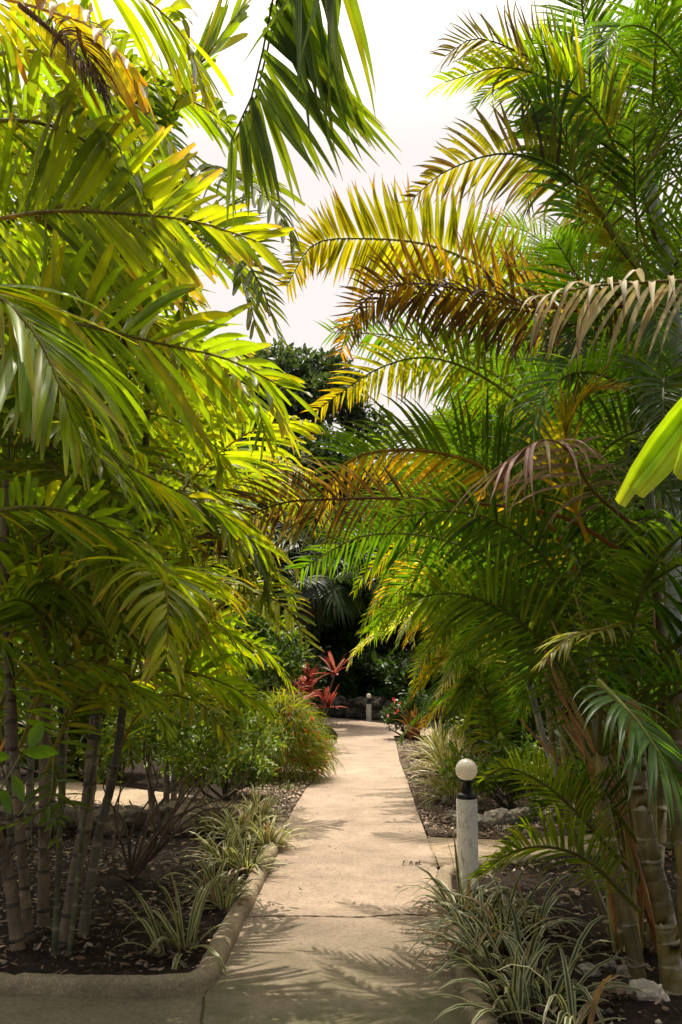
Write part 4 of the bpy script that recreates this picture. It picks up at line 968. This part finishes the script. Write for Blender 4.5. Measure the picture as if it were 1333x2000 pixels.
# near twig with rounded leaves at the left edge
tw_ = thing('leafy_sapling', 'sapling with a few large rounded bright leaves at the left edge', 'plant', (-1.6, 3.6, 0.0))
limbs((-1.6, 3.6, 0), [P(40, 1475, 3.9), P(5, 1500, 3.9), P(-20, 1560, 3.9)], .009, .003, (.12, .14, .04), 2, .03).build('branches', M_STEM, tw_)
ends = np.array([P(20, 1478, 3.9), P(45, 1470, 3.9), P(60, 1462, 3.9), P(25, 1515, 3.9), P(5, 1480, 3.85), P(0, 1540, 3.9), P(-15, 1520, 3.9), P(60, 1470, 3.95)])
dv = np.array([[-1, 0, .1], [1, -.2, .1], [.2, .1, .7], [.6, -.3, -.8], [-1, -.1, .2], [.5, -.3, -.6], [-.3, 0, .6], [1, 0, .2]], float)
v, f, c = strips(ends, dv, np.cross(dv, [[0, 1, .5]]), .11, .055, np.array([.1, .7, 1, .95, .6, .05]), .3, lambda t, s, rl: np.tile(np.array((.09, .17, .02)), (len(rl), 1)), rng=np.random.default_rng(3), across=5)
mesh_obj('foliage', v, f, M_LEAF, tw_, c)

# ================================================================== STRIPED GRASS CLUMPS
VL = [(470, 1640, 90, .42, 'pale striped grass clump at the far corner of the left kerb'), (505, 1610, 90, .40, 'striped grass clump touching the corner where the left kerb ends'),
      (430, 1625, 60, .38, 'striped grass clump farthest from the path in the left corner mass'),
      (525, 1650, 70, .34, 'striped grass spilling over the kerb below the left corner'), (440, 1690, 60, .40, 'striped grass in the middle of the left row set back from the kerb'),
      (480, 1700, 60, .36, 'striped grass in the middle of the left row leaning on the kerb'), (415, 1745, 44, .36, 'darker striped grass third from the front of the left row'),
      (440, 1770, 34, .32, 'shaded striped grass tight behind the left kerb below the middle'), (362, 1850, 26, .46, 'upright striped grass clump near the front corner of the left bed'),
      (322, 1862, 9, .40, 'sparse striped plant with three long arching blades nearest the front left')]
for k, (px, py, n, L_, lab) in enumerate(VL):
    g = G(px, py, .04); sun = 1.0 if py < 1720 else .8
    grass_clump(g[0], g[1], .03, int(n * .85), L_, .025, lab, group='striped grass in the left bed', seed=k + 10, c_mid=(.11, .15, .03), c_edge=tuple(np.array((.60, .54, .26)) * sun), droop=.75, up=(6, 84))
VR = [(905, 1800, 40, .5, 'striped grass leaning over the kerb just below the lamp post'), (950, 1815, 44, .55, 'striped grass right of the lamp post foot'),
      (915, 1850, 40, .55, 'striped grass reaching farthest left over the path'), (985, 1850, 44, .55, 'striped grass in the middle of the right foreground mass'),
      (1040, 1820, 36, .5, 'striped grass behind the middle of the right mass under the yellowing frond'), (960, 1900, 40, .5, 'striped grass hugging the right kerb below the middle'),
      (1020, 1925, 40, .58, 'striped grass with bold upright blades near the bottom right'), (1075, 1960, 40, .6, 'striped grass clump lowest in front of the bare soil'),
      (1000, 1985, 40, .55, 'striped grass clump at the bottom edge beside the right kerb'), (1120, 2010, 30, .62, 'striped grass with one long blade crossing the pale rock'),
      (1000, 1780, 30, .4, 'striped grass farthest back in the right foreground bed'), (890, 1765, 24, .5, 'striped grass at the kerb directly before the lamp post')]
for k, (px, py, n, L_, lab) in enumerate(VR):
    g = G(px, py, .04)
    grass_clump(g[0], g[1], .03, int(n * .7), L_ * .86, .026, lab, group='striped grass in the right bed', seed=k + 40, c_mid=(.05, .075, .025), c_edge=(.42, .40, .21), droop=.7 + .4 * ((k * 7) % 5) / 5, up=(2 + (k * 5) % 17, 78), edge=.6, lean=(.25 * math.sin(k * 2.1) - .1, .2 * math.cos(k * 1.7)))
VM = [(858, 1478, 110, .62, 'sunny cream striped grass farthest up the right verge'), (872, 1512, 110, .62, 'sunny cream striped grass in the middle of the right verge'), (905, 1530, 90, .6, 'cream striped grass directly behind the globe lamp'),
      (888, 1560, 80, .5, 'cream striped grass lowest on the verge left of the globe lamp'), (935, 1505, 70, .6, 'cream striped grass on the verge right of the globe lamp')]
for k, (px, py, n, L_, lab) in enumerate(VM):
    g = G(px, py, .04)
    grass_clump(g[0], g[1], .02, n, L_, .036, lab, group='cream striped grass on the right verge', seed=k + 70, c_mid=(.22, .22, .05), c_edge=(.55, .5, .22), droop=.5, up=(15, 80))
# greens behind the verge
shrub('leafy_shrub', 'low sunny green shrub behind the cream striped grass on the right verge', 'shrub', base_at(1000, 10.2), blob_centres(P(990, 1500, 10.2), (.6, .4, .22), 30, 9), .14, 2600, .07, GY[:3] + GB[:2], seed=9)
shrub('leafy_shrub', 'bright yellow green shrub glowing between the right palm stems', 'shrub', base_at(970, 13), blob_centres(P(960, 1430, 13), (.5, .4, .3), 22, 10), .14, 2000, .09, GY, seed=10)
# terracotta pot with a small croton
g = G(808, 1448); pot = thing('plant_pot', 'small terracotta pot with orange leaves at the right path edge', 'pot', g)
lathe('pot', [(.0, 0), (.09, 0), (.13, .2), (.15, .2), (.15, .24), (.125, .24), (.12, .2), (0, .2)], M_TERRA, pot, g)
grass_clump(g[0], g[1], .2, 30, .4, .05, 'small orange brown croton growing in the terracotta pot', seed=99, c_mid=(.3, .12, .03), c_edge=(.2, .14, .03), name='croton')
# curled dead leaf on the frond and wooden bench behind the right verge
v, f, c = strips(np.array([P(1226, 1368, 4.1)]), np.array([[.6, .1, -.7]]), np.array([[1.0, .2, .6]]), .11, .06, np.array([.3, .9, 1, .8, .5, .1]), .2, lambda t, s, rl: np.array([[.35, .16, .09]]), fold=.5, across=5, rng=np.random.default_rng(1))
tag(mesh_obj('dead_leaf', v, f, M_DRY, None, c), 'curled reddish brown dead leaf caught on the glossy frond', 'leaf')

# ================================================================== BACKGROUND TREES
def tree(name, label, px, d, crown_px, crown_py, rx, rz, n, size, cols, seed, rt=.14, ry=None, nb=60, cr=.7, mat=None, group=None):
    b = base_at(px, d); c = P(crown_px, crown_py, d); t = thing(name, label, 'tree', b, group)
    ctr = blob_centres(c, (rx, ry or rx, rz), nb, seed)
    trunk(t, [b, b + (c - b) * .45 + [.1, 0, 0], c - Z * rz * .5], rt, rt * .6, c=(.1, .08, .06), ringc=(.09, .07, .05), seed=seed, ring=.4, sides=9)
    rgl = np.random.default_rng(seed); limbs(c - Z * rz * .5, ctr[rgl.permutation(nb)[:14]], rt * .45, rt * .12, (.09, .07, .05), seed, .2).build('branches', M_BARK, t)
    v, f, cc = leaf_cloud(ctr, np.full(nb, cr), n, size, cols, .5, seed); mesh_obj('crown', v, f, mat or M_LEAF_D, t, cc)
    return t
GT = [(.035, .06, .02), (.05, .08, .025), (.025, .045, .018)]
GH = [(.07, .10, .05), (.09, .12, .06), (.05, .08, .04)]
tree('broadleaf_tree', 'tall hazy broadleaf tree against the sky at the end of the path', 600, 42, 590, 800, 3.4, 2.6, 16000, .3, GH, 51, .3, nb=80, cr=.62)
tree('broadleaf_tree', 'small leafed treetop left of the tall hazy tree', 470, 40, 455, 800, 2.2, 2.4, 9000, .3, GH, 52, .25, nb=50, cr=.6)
tree('broadleaf_tree', 'dark leafy tree below the hazy treetop', 600, 32, 600, 985, 3.6, 1.9, 16000, .24, GT, 53, .22, nb=80, cr=.7)
tree('broadleaf_tree', 'dark shade tree on the left behind the cordylines', 520, 25, 500, 1120, 2.6, 1.9, 15000, .2, GD + GT[:1], 54, .2, nb=70, cr=.6)
tree('broadleaf_tree', 'dark shade tree with a thick vine covered trunk at the path bend', 655, 26, 680, 1130, 2.2, 1.5, 12000, .2, GD, 55, .28, nb=60, cr=.55)
tree('broadleaf_tree', 'dark tree over the far wall on the right', 800, 29, 830, 1130, 2.6, 2.0, 13000, .22, GD, 56, .2, nb=70, cr=.65)
tree('broadleaf_tree', 'big green tree filling the gap behind the left palms', 150, 22, 130, 1000, 4.2, 3.4, 22000, .24, GB[:2] + GT, 57, .25, nb=90, cr=.9)
tree('broadleaf_tree', 'green tree behind the sunlit palm left of centre', 350, 27, 330, 1060, 3.2, 2.8, 16000, .24, GB[:2] + GT, 58, .2, nb=80, cr=.8)
tree('broadleaf_tree', 'green tree behind the dense right palms', 1150, 24, 1150, 950, 3.8, 3.8, 22000, .24, GB[:2] + GT, 59, .25, nb=90, cr=.9)
tree('broadleaf_tree', 'green tree at the far right behind the palms', 1420, 18, 1400, 900, 3.0, 4.2, 18000, .22, GB[:2] + GT, 60, .25, nb=90, cr=.8)
tree('broadleaf_tree', 'green tree at the far left behind the palms', -150, 19, -160, 900, 3.0, 4.2, 18000, .22, GB[:2] + GT, 61, .25, nb=90, cr=.8)
# undergrowth
rgf = np.random.default_rng(77)
fc_ = np.stack([rgf.uniform(-34, 34, 260), rgf.uniform(46, 56, 260), rgf.random(260) ** 1.2 * 6.5], 1)
v, f, c = leaf_cloud(fc_, np.full(260, 2.4), 42000, .55, GT + [(.03, .05, .02)], .6, 78)
tag(mesh_obj('distant_wood', v, f, M_LEAF_D, None, c), kind='stuff')
shrub('leafy_shrub', 'dark undergrowth mound behind the far stone wall', 'shrub', base_at(640, 27), blob_centres(P(650, 1360, 27.5), (2.4, .6, .7), 60, 21), .4, 9000, .15, GD, seed=21)
shrub('leafy_shrub', 'shaded undergrowth right of the path bend', 'shrub', base_at(900, 23), blob_centres(P(910, 1340, 23), (1.8, .6, 1.0), 60, 22), .4, 9000, .15, GD + GB[:1], seed=22)
shrub('leafy_shrub', 'deep green undergrowth behind the areca stems on the right', 'shrub', base_at(1150, 12), blob_centres(P(1180, 1400, 12), (1.4, .5, .8), 60, 23), .3, 8000, .11, GD + GB[:1], seed=23)
shrub('leafy_shrub', 'dark undergrowth in the left distance beside the path', 'shrub', base_at(560, 19), blob_centres(P(555, 1340, 19.5), (.7, .5, .8), 40, 24), .3, 6000, .12, GD + GB[:1], seed=24)
shrub('leafy_shrub', 'tall green undergrowth at the right edge behind the ringed palm stem', 'shrub', base_at(1330, 8.5), blob_centres(P(1380, 1350, 8.6), (.9, .4, 1.1), 60, 25), .25, 6000, .1, GD + GB[:1], seed=25)
# climbing vine on the far trunk
v, f, c = leaf_cloud(np.array([P(672, 1390 - k * 16, 25.6) + [.1 * math.sin(k), 0, 0] for k in range(14)]), np.full(14, .3), 1300, .2, [(.05, .12, .015), (.08, .16, .02)], .7, 31)
tag(mesh_obj('climbing_vine', v, f, M_LEAF_D, None, c), 'large leaved vine climbing the dark trunk at the bend', 'vine')
# dark fan palm
fp = thing('fan_palm', 'dark fan palm with hanging pleated leaves over the end of the path', 'palm', base_at(645, 21))
bt = base_at(590, 21); 
trunk(fp, [base_at(590, 21), P(588, 1250, 21), P(610, 1090, 21)], .16, .13, c=(.06, .045, .035), ringc=(.04, .03, .025), seed=5)
rg = np.random.default_rng(12); ctr = P(612, 1085, 21)
for k in range(20):
    az = k * 2.399; el = math.radians(50 - k * 5.5); L_ = .95
    hubp = ctr + np.array([math.cos(az) * math.cos(el), math.sin(az) * math.cos(el), math.sin(el)]) * L_
    mb = MB(); mb.add(*tube(catmull([ctr, (ctr + hubp) / 2 + [0, 0, .06], hubp], np.linspace(0, 1, 6)), np.full(6, .014), 5, np.tile(np.array((.07, .08, .02)), (6, 1))))
    ax = nrm(hubp - ctr); sd = nrm(np.cross(ax, Z)); n = 30; an = np.linspace(-2.1, 2.1, n)
    dd = ax[None] * np.cos(an)[:, None] + sd[None] * np.sin(an)[:, None] + rg.normal(size=(n, 3)) * .03
    st_ = np.array((.04, .07, .02)) * (1 + .2 * rg.normal())
    mb.add(*strips(np.repeat(hubp[None], n, 0), dd, np.cross(dd, np.cross(ax, sd)[None]), .95 * (1 - .25 * np.abs(an) / 2.1), .09, np.array([.3, .7, .9, .8, .5, .2, .03]), .55, lambda t, s, rl: np.tile(st_, (len(rl), 1)), rng=rg))
    mb.build('fan_leaf', M_LEAF_D, fp)

# ================================================================== LIGHT, SKY, CAMERA
EL, AZ = math.radians(70), math.radians(-8)   # azimuth from +Y, negative = left
sd_ = bpy.data.lights.new('sun', 'SUN'); sd_.energy = 5.0; sd_.angle = math.radians(.53); sd_.color = (1, .92, .78)
so = bpy.data.objects.new('sun', sd_); COL.objects.link(so)
sv = Vector((math.sin(AZ) * math.cos(EL), math.cos(AZ) * math.cos(EL), math.sin(EL)))
so.rotation_euler = sv.to_track_quat('Z', 'Y').to_euler(); so.location = sv * 30
W_ = bpy.data.worlds.new('World'); scene.world = W_; W_.use_nodes = True
nt = W_.node_tree; nt.nodes.clear(); L = nt.links.new
out = nt.nodes.new('ShaderNodeOutputWorld'); bg = nt.nodes.new('ShaderNodeBackground')
sky = nt.nodes.new('ShaderNodeTexSky'); sky.sky_type = 'NISHITA'; sky.sun_disc = False; sky.sun_elevation = EL; sky.sun_rotation = AZ
sky.dust_density = 4; sky.air_density = 1.2
sc_ = N(nt, 'ShaderNodeVectorMath', operation='SCALE'); sc_.inputs['Scale'].default_value = .08; L(sky.outputs[0], sc_.inputs[0])
tc = nt.nodes.new('ShaderNodeTexCoord')
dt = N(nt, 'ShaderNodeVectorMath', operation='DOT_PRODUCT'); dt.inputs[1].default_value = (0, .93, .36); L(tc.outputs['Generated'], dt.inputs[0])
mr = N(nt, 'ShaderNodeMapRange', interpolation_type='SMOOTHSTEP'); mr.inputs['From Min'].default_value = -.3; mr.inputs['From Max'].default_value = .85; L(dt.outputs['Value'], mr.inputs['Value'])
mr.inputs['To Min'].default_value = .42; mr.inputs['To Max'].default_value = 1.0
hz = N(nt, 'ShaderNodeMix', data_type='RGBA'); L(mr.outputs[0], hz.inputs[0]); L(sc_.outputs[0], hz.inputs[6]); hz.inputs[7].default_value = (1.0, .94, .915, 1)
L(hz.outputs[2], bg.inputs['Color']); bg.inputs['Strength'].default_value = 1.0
# bright circumsolar haze high above the frame
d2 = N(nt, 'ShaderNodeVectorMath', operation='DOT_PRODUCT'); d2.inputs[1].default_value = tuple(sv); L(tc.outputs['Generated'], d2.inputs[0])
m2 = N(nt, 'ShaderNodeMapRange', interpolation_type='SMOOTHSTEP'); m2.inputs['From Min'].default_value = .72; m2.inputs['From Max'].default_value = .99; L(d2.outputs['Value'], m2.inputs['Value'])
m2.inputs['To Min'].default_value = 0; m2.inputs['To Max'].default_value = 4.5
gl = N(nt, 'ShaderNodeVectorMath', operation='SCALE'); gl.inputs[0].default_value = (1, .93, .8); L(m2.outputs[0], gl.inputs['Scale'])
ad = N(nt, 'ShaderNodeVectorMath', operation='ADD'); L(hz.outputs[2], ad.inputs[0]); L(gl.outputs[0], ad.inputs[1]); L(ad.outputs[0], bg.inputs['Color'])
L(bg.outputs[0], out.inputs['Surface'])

cam = bpy.data.cameras.new('camera'); co = bpy.data.objects.new('camera', cam); COL.objects.link(co)
cam.sensor_fit = 'VERTICAL'; cam.sensor_height = 24; cam.lens = 24; cam.clip_end = 1500; cam.clip_start = .05
co.location = EYE; co.rotation_euler = (math.pi / 2 + math.atan(TA), 0, 0)
cam.dof.use_dof = True; cam.dof.focus_distance = 6.0; cam.dof.aperture_fstop = 9
scene.camera = co
scene.view_settings.view_transform = 'Standard'; scene.view_settings.look = 'None'; scene.view_settings.exposure = 0
scene.cycles.max_bounces = 7; scene.cycles.diffuse_bounces = 4; scene.cycles.transmission_bounces = 5; scene.cycles.glossy_bounces = 2
scene.cycles.use_denoising = True
